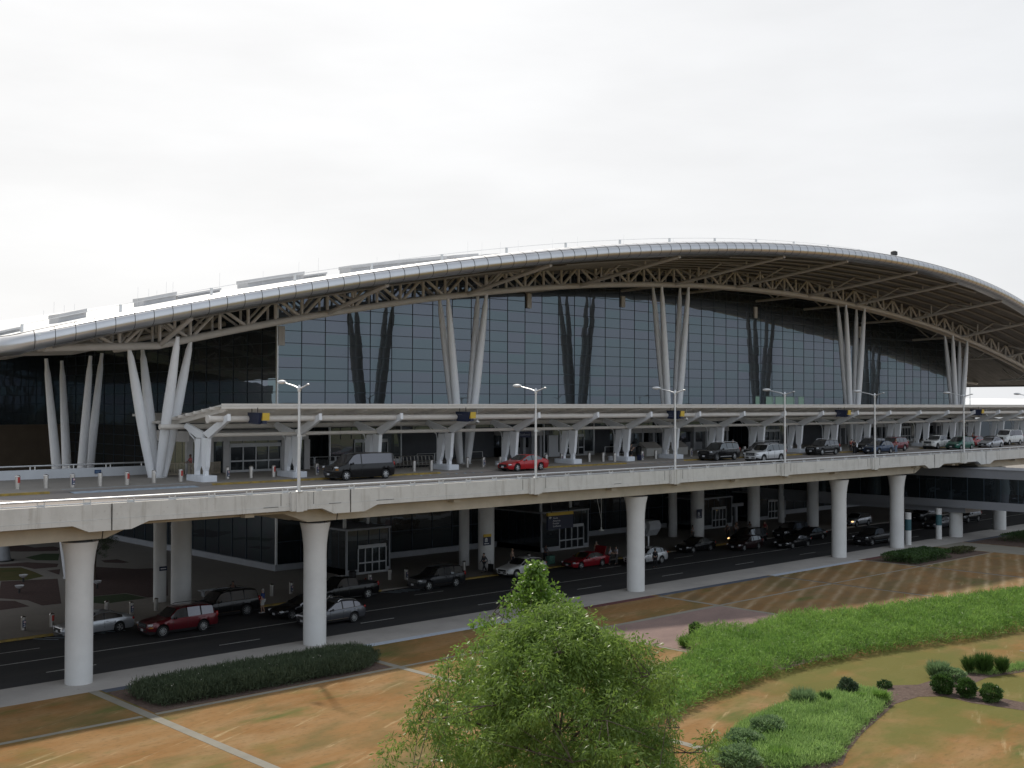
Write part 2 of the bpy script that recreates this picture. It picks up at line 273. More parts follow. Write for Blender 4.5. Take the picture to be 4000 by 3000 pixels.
def lawn_mat(name, stripes=False):
    A = math.radians(24.2)
    L = [((0.27, 0.175, 0.085), 0.30, (0.35, 1.6, 1), 0.10, 0.45, 0.70), ((0.20, 0.095, 0.026), 0.16, (1, 1.5, 1), 0.2, 0.50, 0.66),
         ((0.125, 0.098, 0.032), 0.13, (1, 1.8, 1), 0.4, 0.50, 0.66), ((0.075, 0.098, 0.020), 0.20, (0.6, 1.7, 1), 0.15, 0.56, 0.70),
         ((0.40, 0.30, 0.165), 0.8, (0.22, 2.0, 1), 0.42, 0.60, 0.74), ((0.13, 0.08, 0.03), 5.0, (0.5, 1.0, 1), 0.0, 0.52, 0.78)]
    m = mix_layers(name, (0.235, 0.128, 0.046), L, 0.95, bump=0.35)
    t = m.node_tree; b = t.nodes['Principled BSDF']; src = b.inputs['Base Color'].links[0].from_socket
    tc = N(t, 'ShaderNodeTexCoord')
    if not stripes:      # the watered turf near the planting bed is greener
        d = N(t, 'ShaderNodeVectorMath', operation='DISTANCE'); d.inputs[1].default_value = (61, 29.5, 0)
        t.links.new(tc.outputs['Object'], d.inputs[0])
        r = N(t, 'ShaderNodeMapRange'); r.inputs[1].default_value = 20; r.inputs[2].default_value = 3; t.links.new(d.outputs['Value'], r.inputs[0])
        n = N(t, 'ShaderNodeTexNoise'); n.inputs['Scale'].default_value = 0.28; n.inputs['Detail'].default_value = 6; t.links.new(tc.outputs['Object'], n.inputs[0])
        ad = N(t, 'ShaderNodeMath', operation='MULTIPLY_ADD'); ad.inputs[1].default_value = 0.42; t.links.new(r.outputs[0], ad.inputs[0]); t.links.new(n.outputs[0], ad.inputs[2])
        r2 = N(t, 'ShaderNodeMapRange'); r2.inputs[1].default_value = 0.56; r2.inputs[2].default_value = 0.84; r2.inputs[4].default_value = 0.85; t.links.new(ad.outputs[0], r2.inputs[0])
        x = N(t, 'ShaderNodeMixRGB'); x.inputs[2].default_value = (0.100, 0.105, 0.020, 1); t.links.new(r2.outputs[0], x.inputs[0]); t.links.new(src, x.inputs[1]); t.links.new(x.outputs[0], b.inputs['Base Color'])
    else:                # mown wheel tracks run diagonally across the turf
        src2 = src
        ro = N(t, 'ShaderNodeVectorRotate'); ro.rotation_type = 'Z_AXIS'; ro.inputs['Angle'].default_value = -A; t.links.new(tc.outputs['Object'], ro.inputs[0])
        sx = N(t, 'ShaderNodeSeparateXYZ'); t.links.new(ro.outputs[0], sx.inputs[0])
        n = N(t, 'ShaderNodeTexNoise'); n.inputs['Scale'].default_value = 0.5; t.links.new(tc.outputs['Object'], n.inputs[0])
        wob = N(t, 'ShaderNodeMath', operation='MULTIPLY_ADD'); wob.inputs[1].default_value = 0.5; t.links.new(n.outputs[0], wob.inputs[0]); t.links.new(sx.outputs['Y'], wob.inputs[2])
        for ph, wid, c in ((0.0, 0.13, (0.33, 0.255, 0.16)), (0.5, 0.13, (0.31, 0.235, 0.145)), (0.26, 0.28, (0.135, 0.092, 0.045)), (0.74, 0.26, (0.165, 0.115, 0.055))):
            q = N(t, 'ShaderNodeMath', operation='MULTIPLY_ADD'); q.inputs[1].default_value = 1/2.72; q.inputs[2].default_value = ph+0.08; t.links.new(wob.outputs[0], q.inputs[0])
            fr = N(t, 'ShaderNodeMath', operation='FRACT'); t.links.new(q.outputs[0], fr.inputs[0])
            dd = N(t, 'ShaderNodeMath', operation='SUBTRACT'); dd.inputs[1].default_value = 0.5; t.links.new(fr.outputs[0], dd.inputs[0])
            ab = N(t, 'ShaderNodeMath', operation='ABSOLUTE'); t.links.new(dd.outputs[0], ab.inputs[0])
            r = N(t, 'ShaderNodeMapRange'); r.inputs[1].default_value = wid; r.inputs[2].default_value = wid*0.15; r.inputs[4].default_value = 0.75; t.links.new(ab.outputs[0], r.inputs[0])
            n3 = N(t, 'ShaderNodeTexNoise'); n3.inputs['Scale'].default_value = 0.35; n3.inputs['Detail'].default_value = 5; t.links.new(tc.outputs['Object'], n3.inputs[0])
            mu = N(t, 'ShaderNodeMath', operation='MULTIPLY'); mr = N(t, 'ShaderNodeMapRange'); mr.inputs[1].default_value = 0.3; mr.inputs[2].default_value = 0.6; t.links.new(n3.outputs[0], mr.inputs[0]); t.links.new(r.outputs[0], mu.inputs[0]); t.links.new(mr.outputs[0], mu.inputs[1])
            x = N(t, 'ShaderNodeMixRGB'); x.inputs[2].default_value = (*c, 1); t.links.new(mu.outputs[0], x.inputs[0]); t.links.new(src2, x.inputs[1]); src2 = x.outputs[0]
        t.links.new(src2, b.inputs['Base Color'])
    return m
lawn_m = lawn_mat('dry_lawn'); lawn_s = lawn_mat('striped_dry_lawn', True)
# ------------------------------------------------------------------ ground, roads, pavements
RZ = -0.08
def rect(x0, x1, y0, y1): return [(x0, y0), (x1, y0), (x1, y1), (x0, y1)]
sheet('ground', rect(-1500, 2500, -1500, 2500), -0.16, mix_layers('far_ground', (0.20, 0.17, 0.09), [((0.12, 0.14, 0.05), 0.02, (1, 1, 1), 0, 0.45, 0.6)], 0.95))
sheet('lawn', rect(-120, 71.45, -60, 59.75), 0.0, lawn_m)
sheet('lawn', rect(71.45, 330, -60, 36.0), 0.0, lawn_m)
sheet('lawn', rect(71.45, 330, 36.0, 59.75), 0.0, lawn_s)
sheet('road', rect(-200, 420, 63.45, 76.2), RZ, asph)
b = MB(); b.bb(-200, 420, 59.75, 63.45, -0.3, 0.004); b.build('pavement', walk)['kind'] = 'structure'
b = MB(); b.bb(-200, 420, 76.2, 160, -0.3, 0.05); b.build('forecourt_pavement', paver)['kind'] = 'structure'
b = MB(); b.bb(-200, 420, 76.21, 76.36, 0.05, 0.056)
for x0, x1 in ((20, 30.6), (37.5, 41.5), (43.5, 48.2), (54.2, 57.0), (66.0, 70.5), (76.5, 79.5), (88, 93)): pass
k = MB()
for x0, x1 in ((10, 30.6), (43.5, 48.4), (54.2, 57.2), (64.6, 70.6), (74, 79.5), (86, 94), (97, 110)):
    k.bb(x0, x1, 76.185, 76.45, -0.075, 0.057)
k.build('yellow_kerb_marking', yellow)['kind'] = 'structure'
mk = MB()
mk.bb(-60, 300, 69.55, 69.67, RZ+0.004, RZ+0.006)
for i in range(-6, 30): mk.bb(39.2+i*10.85-2.2, 39.2+i*10.85+0.7, 66.05, 66.16, RZ+0.004, RZ+0.006)
for i in range(-6, 30): mk.bb(58+i*10.85, 58+i*10.85+3.0, 72.9, 73.0, RZ+0.004, RZ+0.006)
mk.build('lane_marking', white_line)['kind'] = 'structure'
hm = MB()
for cx, cy in ((29.8, 75.4), (32.2, 75.4), (57.4, 75.2), (59.3, 75.2)):
    for j in range(4): hm.box((cx+j*0.7, cy, RZ+0.005), (0.16, 1.7, 0.002), rz=0.7)
hm.build('hatch_marking', blue_line)['kind'] = 'structure'
# coloured edging strips beside the near pavement
E1 = mat('slate_edging', (0.075, 0.085, 0.11), 0.9, nz=(4, 0.3)); E2 = mat('pale_edging', (0.40, 0.44, 0.50), 0.9, nz=(4, 0.15)); E3 = mat('maroon_edging', (0.105, 0.035, 0.035), 0.9, nz=(4, 0.3))
for i, (x0, x1, m_) in enumerate(((26.5, 41.2, E1), (41.5, 56.4, E2), (56.9, 71.2, E3), (71.8, 86.9, E1), (87.4, 102.2, E2), (102.9, 117.4, E3), (124.5, 139, E1))):
    q = MB(); q.bb(x0, x1, 59.05, 59.74, -0.1, 0.008); q.build('edging_strip', m_)['kind'] = 'structure'
path_m = mat('path_concrete', (0.21, 0.195, 0.16), 0.9, nz=(0.8, 0.12))
pj = mat('path_shadow_gap', (0.05, 0.04, 0.025), 0.95)  # solid dark joint strip laid along the path edge
def strip(x0, x1, y0, y1, m_=path_m): 
    q = MB(); q.bb(x0, x1, y0, y1, -0.1, 0.012); q.build('lawn_path', m_)['kind'] = 'structure'
strip(-100, 25.74, 53.18, 53.50); strip(26.46, 41.1, 53.18, 53.50); strip(41.55, 56.5, 53.2, 53.46); strip(56.9, 71.3, 53.1, 53.55); strip(71.75, 87.0, 53.2, 53.45); strip(87.3, 102.3, 53.25, 53.45); strip(102.9, 117.6, 53.25, 53.48)
strip(25.85, 26.35, 5, 59.75); strip(41.1, 41.55, 10, 59.05); strip(71.3, 71.72, 38, 59.05); strip(56.55, 56.8, 42, 53.6)
strip(87.05, 87.25, 40, 59.05); strip(102.35, 102.6, 40, 59.05); strip(117.9, 123.9, 20, 59.75); strip(71.9, 72.05, 10, 31.0)
for x0 in (87.27, 102.62): strip(x0, x0+0.16, 40, 59.0, pj)
sheet('gravel_bed', rect(56.9, 71.3, 38, 53.1), 0.008, gravel)
sheet('planting_bed', [(26.5, 58.95), (26.5, 53.6), (41.0, 53.6), (41.0, 58.95)], 0.008, mulch)
sheet('planting_bed', [(102.9, 58.95), (102.9, 53.6), (117.6, 53.6), (117.6, 58.95)], 0.008, mulch)
sheet('planting_bed', [(124.3, 59.0), (124.3, 52), (150, 52), (150, 59.0)], 0.008, mulch)
sheet('planting_bed', [(39.6, 30.2), (45.3, 32.8), (49.6, 33.4), (51.9, 33.2), (55.2, 32.0), (57.6, 32.2), (59.2, 31.0), (62.3, 30.9), (64.6, 30.3), (67.1, 29.5), (72, 28.0), (71, 27.2), (66.8, 28.3), (63.4, 29.2), (60.8, 29.0), (59.9, 27.8), (59.6, 26.0), (59.9, 22), (58.6, 21.6), (58.0, 25.2), (57.6, 27.3), (57.9, 28.8), (56.8, 29.7), (54.6, 29.8), (52.8, 29.3), (48.7, 28.2), (45.5, 27.1), (43.8, 26.3), (41.0, 26.8)], 0.010, mulch)
# courtyard beyond the lower road on the left
dk_grass = mix_layers('courtyard_turf', (0.10, 0.085, 0.03), [((0.06, 0.075, 0.02), 0.5, (1, 1, 1), 0, 0.45, 0.65)], 0.95)
cmulch = mat('courtyard_mulch', (0.065, 0.035, 0.03), 0.95, nz=(5, 0.4)); dgr = mat('ground_cover_green', (0.03, 0.055, 0.015), 0.9, nz=(6, 0.5))
for pl, m_ in (([(41.3, 88.5), (38.1, 88.9), (41.5, 97.6), (45.6, 105.1), (47.9, 100.9), (49.3, 100.2), (49.6, 98.1), (43.2, 85.2), (41.6, 85.4)], cmulch), ([(38.0, 88.8), (41.2, 88.3), (41.5, 85.2), (37.9, 84.9), (37.2, 86.7)], dgr),
               ([(36.3, 101.5), (40.4, 99.8), (35.6, 87.2), (34.2, 87.3), (34.3, 90.4), (33.0, 92.9)], cmulch), ([(32.5, 91.9), (33.5, 90.8), (33.4, 87.6), (30.9, 87.4)], cmulch),
               ([(38.9, 110.0), (40.7, 108.9), (40.5, 105.1), (40.1, 102.0), (38.3, 100.9), (35.9, 102.0)], dk_grass), ([(39.7, 112.3), (42.4, 112.0), (44.2, 109.0), (43.2, 106.9), (41.2, 107.0), (41.0, 109.6), (39.5, 110.6)], cmulch),
               ([(41.6, 105.2), (42.9, 105.4), (41.4, 101.9)], cmulch), ([(43.6, 115.6), (46.0, 117.3), (47.2, 116.2), (45.1, 111.3), (43.6, 112.8)], dgr), ([(45.1, 126.6), (47.0, 127.0), (47.3, 122.9), (49.1, 122.5), (49.1, 120.8), (48.0, 118.5), (45.0, 120.4), (43.6, 122.2)], cmulch), ([(48.1, 108.5), (49.6, 108.3), (49.5, 105.4), (48.8, 105.4), (47.7, 106.8)], cmulch),
               ([(28, 122), (38, 122), (37, 106), (30.5, 95)], dk_grass)):
    sheet('planting_bed', pl, 0.056, m_)
# ------------------------------------------------------------------ elevated roadway
RW = empty('elevated_roadway', (70, 62, 0), 0, 'pale concrete elevated roadway on round flared columns in front of the terminal', 'road bridge')
def rel(o, par):      # keep world coordinates while parenting to an empty that stands at the thing's base
    o.parent = par; o.matrix_parent_inverse = Matrix.Translation(-par.location); return o
def dz(y): return 9.0+0.0125*(y-60)
X0, X1 = -60, 300
b = MB(); b.prism_x([(60.35, 8.62), (60.35, dz(60.35)), (76.0, dz(76)), (76.0, dz(76)+0.13), (91.0, dz(91)+0.13), (91.0, 8.62)], 43.0, X1)
b.prism_x([(60.35, 8.62), (60.35, dz(60.35)), (76.0, dz(76)), (76.0, dz(76)+0.13), (87.5, dz(87.5)+0.13), (87.5, 8.62)], X0, 43.0)
rel(b.build('deck_slab', deckroad), RW)
b = MB(); zt_ = lambda y: dz(y)+0.134
b.prism_x([(76.3, zt_(76.3)), (76.3, zt_(76.3)+0.004), (87.4, zt_(87.4)+0.004), (87.4, zt_(87.4))], X0, X1); rel(b.build('upper_pavement', paver), RW)
b = MB(); b.bb(X0, X1, 60.0, 60.345, 8.95, 9.76); b.bb(X0, X1, 59.97, 60.345, 8.70, 8.945)
rel(b.build('parapet', conc), RW)
for xj in (12.0, 27.15, 42.6, 118.4, 130.6, 150): hp = MB(); hp.prism_y([(xj-2.1, 8.70), (xj-1.25, 8.33), (xj+1.1, 8.33), (xj+2.1, 8.70)], 59.96, 60.5); rel(hp.build('fascia_drop_panel', conc), RW)
LX = [38.75, 58.65, 74.45, 90.1, 105.85, 124.95, 143.2]
for x in LX: hp = MB(); hp.bb(x-0.55, x+0.55, 59.78, 59.99, 8.66, 9.80); hp.bb(x-0.24, x+0.24, 59.70, 59.79, 8.62, 9.83); rel(hp.build('lamp_pilaster', conc), RW)
jm = MB()
for xj in (-3, 12.0, 27.15, 42.6, 118.4, 130.6, 150): jm.bb(xj-0.03, xj+0.03, 59.945, 59.958, 8.34, 9.765)
for x in LX: 
    for d in (-1.15, 1.15): jm.bb(x+d-0.015, x+d+0.015, 59.988, 59.998, 9.0, 9.74)
for x0, w in ((41.0, 0.9), (44.6, 1.4), (36.4, 1.0), (67.2, 0.8), (96.0, 0.7)): jm.bb(x0, x0+w, 59.962, 59.968, 8.945, 8.975)
jm.bb(X0, 26, 64.2, 64.26, dz(64.2)+0.002, dz(64.2)+0.006)
rel(jm.build('expansion_joint', joint), RW)
gb = MB()
def girder(x0, x1, zb, t0, t1, y0, y1): gb.prism_y([(x0-t0, 8.62), (x0, zb), (x1, zb), (x1+t1, 8.62)], y0, y1)
for y0, y1 in ((61.1, 63.3), (70.5, 72.5), (79.6, 82.0)):
    girder(-40, 27.3, 7.80, 0, 2.2, y0, y1); girder(40.2, 116.3, 7.80, 2.3, 2.0, y0, y1); girder(131.5, 290, 7.80, 2.0, 0, y0, y1); gb.bb(28.9, 38.6, y0+0.1, y1-0.1, 8.42, 8.62); gb.bb(117.9, 130, y0+0.1, y1-0.1, 8.42, 8.62)
for x in range(-20, 280, 8): gb.bb(x-0.5, x+0.1, 60.5, 61.08, 8.40, 8.61)
for x in (26.3, 41.3, 72.2, 102.9, 114.3): gb.bb(x-1.0, x+1.0, 63.35, 79.5, 7.75, 8.60)
rel(gb.build('girder', conc_dk), RW)
bx = MB(); bx.box((27.17, 61.09, 8.2), (0.05, 0.02, 0.8), ry=0.12); bx.box((42.4, 61.09, 8.2), (0.05, 0.02, 0.8), ry=0.12); bx.box((116.1, 61.09, 8.2), (0.05, 0.02, 0.8), ry=0.12); rel(bx.build('girder_joint', joint), RW)
def pier(x, y, r, ztop, flare, zneck, label=None, par=RW, m=conc_pier):
    q = MB(); q.lathe([(r, -0.1), (r, zneck-0.6), (r*1.03, zneck), (r*flare*0.86, ztop-0.6), (r*flare, ztop)], (x, y, 0), 28); o = rel(q.build('pier', m, smooth=35), par)
    q = MB(); q.lathe([(r*0.9, ztop), (r*0.9, ztop+0.14)], (x, y, 0), 20); rel(q.build('bearing_plinth', dark_metal), par); return o
for x in (26.35, 41.45, 72.25, 102.95, 114.35, -4, 150, 180): pier(x, 62.15, 0.72, 7.64, 1.34, 6.3)
for x, y, r in ((41.7, 80.2, 0.74), (71.3, 79.2, 0.74), (104.7, 81.0, 0.74), (113.7, 79.8, 0.72), (126.3, 79.9, 0.72)): pier(x, y, r, 7.64, 1.0, 6)
for x, y, r in ((41.45, 83.1, 0.48), (71.5, 82.5, 0.48), (104.4, 84.3, 0.5), (127.1, 85.0, 0.4)): pier(x, y, r, 8.4, 1.0, 6)
gr = MB(); gr.tube([(X0, 60.16, 10.05), (X1, 60.16, 10.05)], 0.062, 8); gr.tube([(X0, 60.16, 9.83), (X1, 60.16, 9.83)], 0.03, 6)
x = X0+1.0
while x < X1:
    for d in (0, 0.36): gr.box((x+d, 60.16, 9.90), (0.05, 0.07, 0.30)); 
    gr.bb(x+0.03, x+0.33, 60.15, 60.17, 9.765, 9.90); x += 2.42
rel(gr.build('guard_rail', galv, smooth=40), RW)
kb = MB(); kz = dz(76)
for x0, x1 in ((-10, 30.2), (41.9, 63.2), (74.5, 87.0), (96.0, 118.0), (126, 140), (146, 175)): kb.prism_x([(75.985, kz+0.0), (75.985, kz+0.137), (76.28, kz+0.145), (76.28, kz+0.11)], x0, x1)
rel(kb.build('yellow_kerb', yellow), RW)
hk = MB()
for x0, n_ in ((60.5, 8), (88.0, 7)):
    for j in range(n_): hk.box((x0+j*0.95, 75.2, dz(75.2)+0.004), (0.14, 1.5, 0.003), rz=-0.6)
rel(hk.build('hatched_marking', blue_line), RW)
pb = MB(); pb.prism_x([(75.2, dz(75.2)+0.003), (75.2, dz(75.2)+0.006), (77.3, dz(77.3)+0.145), (77.3, dz(77.3)+0.142)], 31.5, 40.5); rel(pb.build('blue_painted_ramp', blue_line), RW)
# ------------------------------------------------------------------ lamp posts along the parapet
def lamp_post(x, label):
    r = empty('street_lamp', (x, 59.86, 9.8), 0, label, 'street lamp', 'double arm lamp posts on the parapet')
    q = MB(); q.lathe([(0.24, 0), (0.24, 0.05), (0.11, 0.09), (0.105, 0.3), (0.085, 3.4), (0.07, 6.3)], n=12); q.build('pole', galv, r, smooth=40)
    q = MB(); q.tube([(0, 0, 6.18), (0, 0.5, 6.34), (0, 1.6, 6.56)], [0.07, 0.055, 0.04], 8); q.tube([(0, 0, 6.18), (0, -0.45, 6.30), (0, -0.85, 6.42)], [0.07, 0.05, 0.04], 8); q.lathe([(0.10, 6.02), (0.11, 6.1), (0.10, 6.3), (0.05, 6.42)], n=10); q.build('arm', galv, r, smooth=40)
    q = MB(); q.ell((0, 1.95, 6.62), (0.21, 0.44, 0.13)); q.build('lamp_head', mat('lamp_white', (0.72, 0.73, 0.74), 0.4), r, smooth=60)
    q = MB(); q.ell((0, -0.95, 6.44), (0.09, 0.14, 0.06)); q.build('lamp_bracket', galv, r, smooth=60)
    q = MB(); q.box((0.22, 0, 3.35), (0.5, 0.03, 0.03)); q.lathe([(0.13, 3.3), (0.13, 3.42)], n=10); q.lathe([(0.11, 5.0), (0.11, 5.06)], n=10); q.build('pole_bracket', galv, r)
for x, l in zip(LX, ('lamp post nearest the left, just left of the black passenger van', 'lamp post standing in front of the bright red saloon', 'lamp post between the kerbside counters and the black chrome trimmed SUV', 'lamp post in front of the rear end of the silver SUV', 'lamp post in front of the dark blue SUV', 'lamp post in front of the green minivan', 'lamp post farthest right on the parapet, cut by the frame edge')): lamp_post(x, l)
# ------------------------------------------------------------------ terminal building
TB = empty('terminal_building', (122.7, 100, 0), 0, 'glass fronted airport terminal under a great arched white roof', 'terminal')
XC = 122.7; FY = 91.2; XL, XR = 56.69, 188.7; UE = 93.0
def zc(x): u = x-XC; return 29.13-0.001453*u*u
def ye(x): u = x-XC; return 67.91+0.00155*u*u
def zs(x): u = x-XC; return 31.03-0.00146*u*u
def P(b, name, m, smooth=None): return rel(b.build(name, m, smooth=smooth), TB)
# curtain walls: one sheet per wall, panes drawn by real mullions
PW = 2.585; ng = 51
b = MB(); xs = [XL+PW*i for i in range(ng)]+[XR]
for a, c in zip(xs[:-1], xs[1:]): b.add([(a, FY, 8.9), (c, FY, 8.9), (c, FY, zs(c)+0.02), (a, FY, zs(a)+0.02)], [(0, 1, 2, 3)])
gw = rel(b.build('front_curtain_wall', glass_m, recalc=False), TB)
mu = MB()
for x in xs: mu.bb(x-0.03, x+0.03, FY-0.035, FY-0.01, 9.0, zs(x)-0.1)
z = 9.42
rows = []
while z < 31:
    xx = [x for x in xs if zs(x)-0.15 > z]
    if len(xx) > 1: mu.bb(xx[0], xx[-1], FY-0.04, FY-0.008, z-0.028, z+0.028)
    rows.append(z); z += 1.12
m_ = mu.build('mullion', dark_frame); m_.parent = gw
q = MB(); q.bb(XL-0.09, XL+0.05, FY-0.12, FY+0.1, 0.6, zs(XL)-0.05); P(q, 'corner_post', galv)
for x, z0, z1 in ((XL+0.35, 20.35, 22.1), (88.2, 25.5, 27.1), (103.6, 26.5, 27.8), (130.3, 26.6, 28.1), (157.0, 25.0, 26.7)): q = MB(); q.bb(x-0.32, x+0.32, FY-0.2, FY-0.02, z0, z1); P(q, 'truss_sleeve', cream)
pass
b = MB(); b.add([(XL, FY, 0.6), (XL, 140, 0.6), (XL, 140, zs(XL)), (XL, FY, zs(XL))], [(3, 2, 1, 0)])
sw = rel(b.build('side_curtain_wall', glass_side, recalc=False), TB)
mu = MB()
for i in range(20): mu.bb(XL-0.05, XL-0.01, FY+PW*i-0.035, FY+PW*i+0.035, 0.6, zs(XL)-0.1)
for z in rows: 
    if z < 24: mu.bb(XL-0.055, XL-0.008, FY, 140, z-0.03, z+0.03)
mu.build('mullion', dark_frame).parent = sw
b = MB(); b.add([(XL, FY+0.01, 0.6), (XR, FY+0.01, 0.6), (XR, FY+0.01, 8.95), (XL, FY+0.01, 8.95)], [(0, 1, 2, 3)]); lw = rel(b.build('lower_curtain_wall', glass_low, recalc=False), TB)
mu = MB()
for x in xs[::1]: mu.bb(x-0.03, x+0.03, FY-0.045, FY, 0.6, 8.6)
for z in (2.6, 4.6, 6.6): mu.bb(XL, XR, FY-0.05, FY, z-0.03, z+0.03)
mu.build('mullion', dark_frame).parent = lw
q = MB(); q.bb(XL-0.25, XR, FY-0.25, FY+0.3, -0.2, 0.6); q.bb(XL-0.25, XL+0.3, FY+0.3, 140, -0.2, 0.6); P(q, 'wall_plinth', plinth_m)
b = MB(); b.add([(XR, FY, 0), (XR, 160, 0), (XR, 160, zs(XR)), (XR, FY, zs(XR))], [(0, 1, 2, 3)]); P(b, 'east_curtain_wall', glass_side)
b = MB(); b.bb(28, XL-0.02, 138.0, 139.0, 0, 12.6); P(b, 'brown_rear_wall', brown_wall)
b = MB(); b.add([(28, 138.5, 12.6), (XL, 138.5, 12.6), (XL, 138.5, 22), (28, 138.5, 17.5)], [(0, 1, 2, 3)]); rel(b.build('rear_curtain_wall', glass_rear, recalc=False), TB)
b = MB(); b.bb(XL, XR, 158, 158.5, 0, 20); P(b, 'rear_wall', grey_panel)
for x, w in ((130.4, 0.9), (132.8, 1.7), (135.0, 2.5), (137.6, 2.0), (140.6, 1.4)): q = MB(); q.bb(x, x+w, FY-0.02, FY-0.012, 15.0, 16.2); P(q, 'green_window', green_pane)
# roof: a shell with thickness, front edge bowed in plan, rolled aluminium nosing all round
NU = 62; ux = [XC-UE+2*UE*i/NU for i in range(NU+1)]
YB = 170
def shell(zoff, flip=False):
    b = MB(); vs = []; fs = []
    for x in ux:
        y0 = ye(x)
        for j in range(6):
            y = y0+0.6+(YB-y0-0.6)*(j/5)**1.5; vs.append((x, y, zs(x)+zoff))
    for i in range(NU):
        for j in range(5): a = i*6+j; fs.append((a, a+6, a+7, a+1))
    return b.add(vs, fs)
rt = P(shell(1.36), 'roof_shell', roof_m, smooth=30)
P(shell(0.03), 'soffit', soffit_m, smooth=30)
prof = [(0.9, 1.38), (0.25, 1.36), (-0.25, 1.27), (-0.62, 1.10), (-0.85, 0.83), (-0.93, 0.53), (-0.84, 0.27), (-0.60, 0.09), (-0.2, 0.0), (0.65, 0.0)]
def nosing(pts):
    b = MB(); n = len(prof); vs = []
    for i, p in enumerate(pts):
        p = Vector(p); d = (Vector(pts[min(i+1, len(pts)-1)])-Vector(pts[max(i-1, 0)])).normalized()
        nrm = Vector((-d.y, d.x, 0)).normalized()          # inward
        for o, h in prof: vs.append(p+nrm*o+Vector((0, 0, h)))
    fs = [(i*n+k, i*n+k+1, (i+1)*n+k+1, (i+1)*n+k) for i in range(len(pts)-1) for k in range(n-1)]
    return b.add(vs, fs)
fx = [XC-UE+2*UE*i/84 for i in range(85)]
front = [(x, ye(x), zs(x)) for x in fx]
def rnd(pa, pb, n=5):
    return [pa*(1-t)+pb*t for t in [i/n for i in range(1, n)]]
xl, xr = XC-UE, XC+UE
left = [(xl, YB-i*4, zs(xl)) for i in range(int((YB-ye(xl)-1.5)//4)+1)]
right = [(xr, ye(xr)+1.6+i*4, zs(xr)) for i in range(22)]
path = left+[(xl+0.12, ye(xl)+0.7, zs(xl)+0.02), (xl+0.75, ye(xl)+0.08, zs(xl+0.75))]+front[1:-1]+[(xr-0.7, ye(xr)+0.05, zs(xr)), (xr-0.1, ye(xr)+0.7, zs(xr))]+right
fa = P(nosing(path), 'fascia', alu, smooth=50)
sj = MB()      # dark joints between the fascia panels, standing 3 mm proud of them
n = len(prof)
jx = [xl+1.27*i for i in range(1, 146)]
for x in jx:
    d = Vector((1, 2*0.00155*(x-XC), -2*0.00146*(x-XC))).normalized(); nr = Vector((-d.y, d.x, 0)).normalized(); c = Vector((x, ye(x), zs(x)))
    vs = []
    for o, h in prof[1:9]:
        s_ = 1.006
        for e in (-0.022, 0.022): vs.append(c+d*e+nr*(o*1.012 if o < 0 else o)+Vector((0, 0, h+(0.008 if h > 0.6 else -0.004))))
    sj.add(vs, [(2*i, 2*i+1, 2*i+3, 2*i+2) for i in range(7)])
for hh, oo in ((1.1, -0.62),):
    vs = []
    for x in fx[1:-1]:
        d = Vector((1, 2*0.00155*(x-XC), 0)).normalized(); nr = Vector((-d.y, d.x, 0)); c = Vector((x, ye(x), zs(x)))
        vs += [c+nr*(oo-0.012)+Vector((0, 0, hh-0.02)), c+nr*(oo-0.006)+Vector((0, 0, hh+0.022))]
    sj.add(vs, [(2*i, 2*i+1, 2*i+3, 2*i+2) for i in range(len(vs)//2-1)])
sj.build('fascia_joint', joint).parent = fa
# purlins under the roof edge
pu = MB()
for y in np.arange(70, 91, 2.4):
    pts = [(x, y, zs(x)-0.13) for x in ux if ye(x)+0.8 < y]
    if len(pts) > 2: pu.tube(pts, 0.12, 4)
for x in np.arange(31, 56, 3.0): pass
P(pu, 'purlin', mat('purlin_paint', (0.22, 0.213, 0.206), 0.6, nz=(1, 0.1)))
# main arched truss along the front
NX = [41.4, 56.69, 72.4, 87.8, 103.4, 114.9, 130.5, 142.0, 157.4, 172.9, 188.7, 204.0]
def chord_tr(y, x0, x1, r, webs=True, rw=0.13):
    b = MB(); xs_ = np.linspace(max(x0, 41.4), min(x1, 204.0), 48)
    pts = [(x, y, zc(x)) for x in xs_]
    if x0 < 41.4: pts = [(32.6, y, 19.05), (41.2, y, 19.5)]+pts[1:]
    if x1 > 204: pts = pts[:-1]+[(204.2, y, 19.5), (212.8, y, 19.05)]
    b.tube(pts, r, 10)
    for xa, xb in zip(NX[:-1], NX[1:]):
        if xb < x0 or xa > x1: continue
        h = xb-xa
        nv = 3 if h > 13 else 2
        for k in range(nv):
            xm = xa+h*(2*k+1)/(2*nv); xp = xa+h*k/nv; xq = xa+h*(k+1)/nv
            for xt in (xp+0.25, xm, xq-0.25): b.tube([(xm, y, zc(xm)), (xt, y, zs(xt)-0.02)], rw, 7)
            b.tube([(xp, y, zc(xp)), (xp, y, zs(xp))], rw, 7)
    for xa, xb in ((35.0, 41.4), (204.0, 210.4)):
        if x0 < 41.4 and xa < 100 or x1 > 204 and xa > 100:
            zz = 19.2
            for xt in (36.4, 38.2, 40.2): 
                X_ = xt if xa < 100 else 2*XC-xt
                b.tube([(38.2 if xa < 100 else 2*XC-38.2, y, zz), (X_, y, zs(X_))], rw, 7)
    P(b, 'arch_truss', cream, smooth=50)
chord_tr(83.3, 30, 215, 0.30, rw=0.14); chord_tr(84.5, 30, 215, 0.24, rw=0.11)
for y in (99.4, 115.0, 130.0): 
    chord_tr(y, 30, 56, 0.25); chord_tr(y, 189, 215, 0.25)
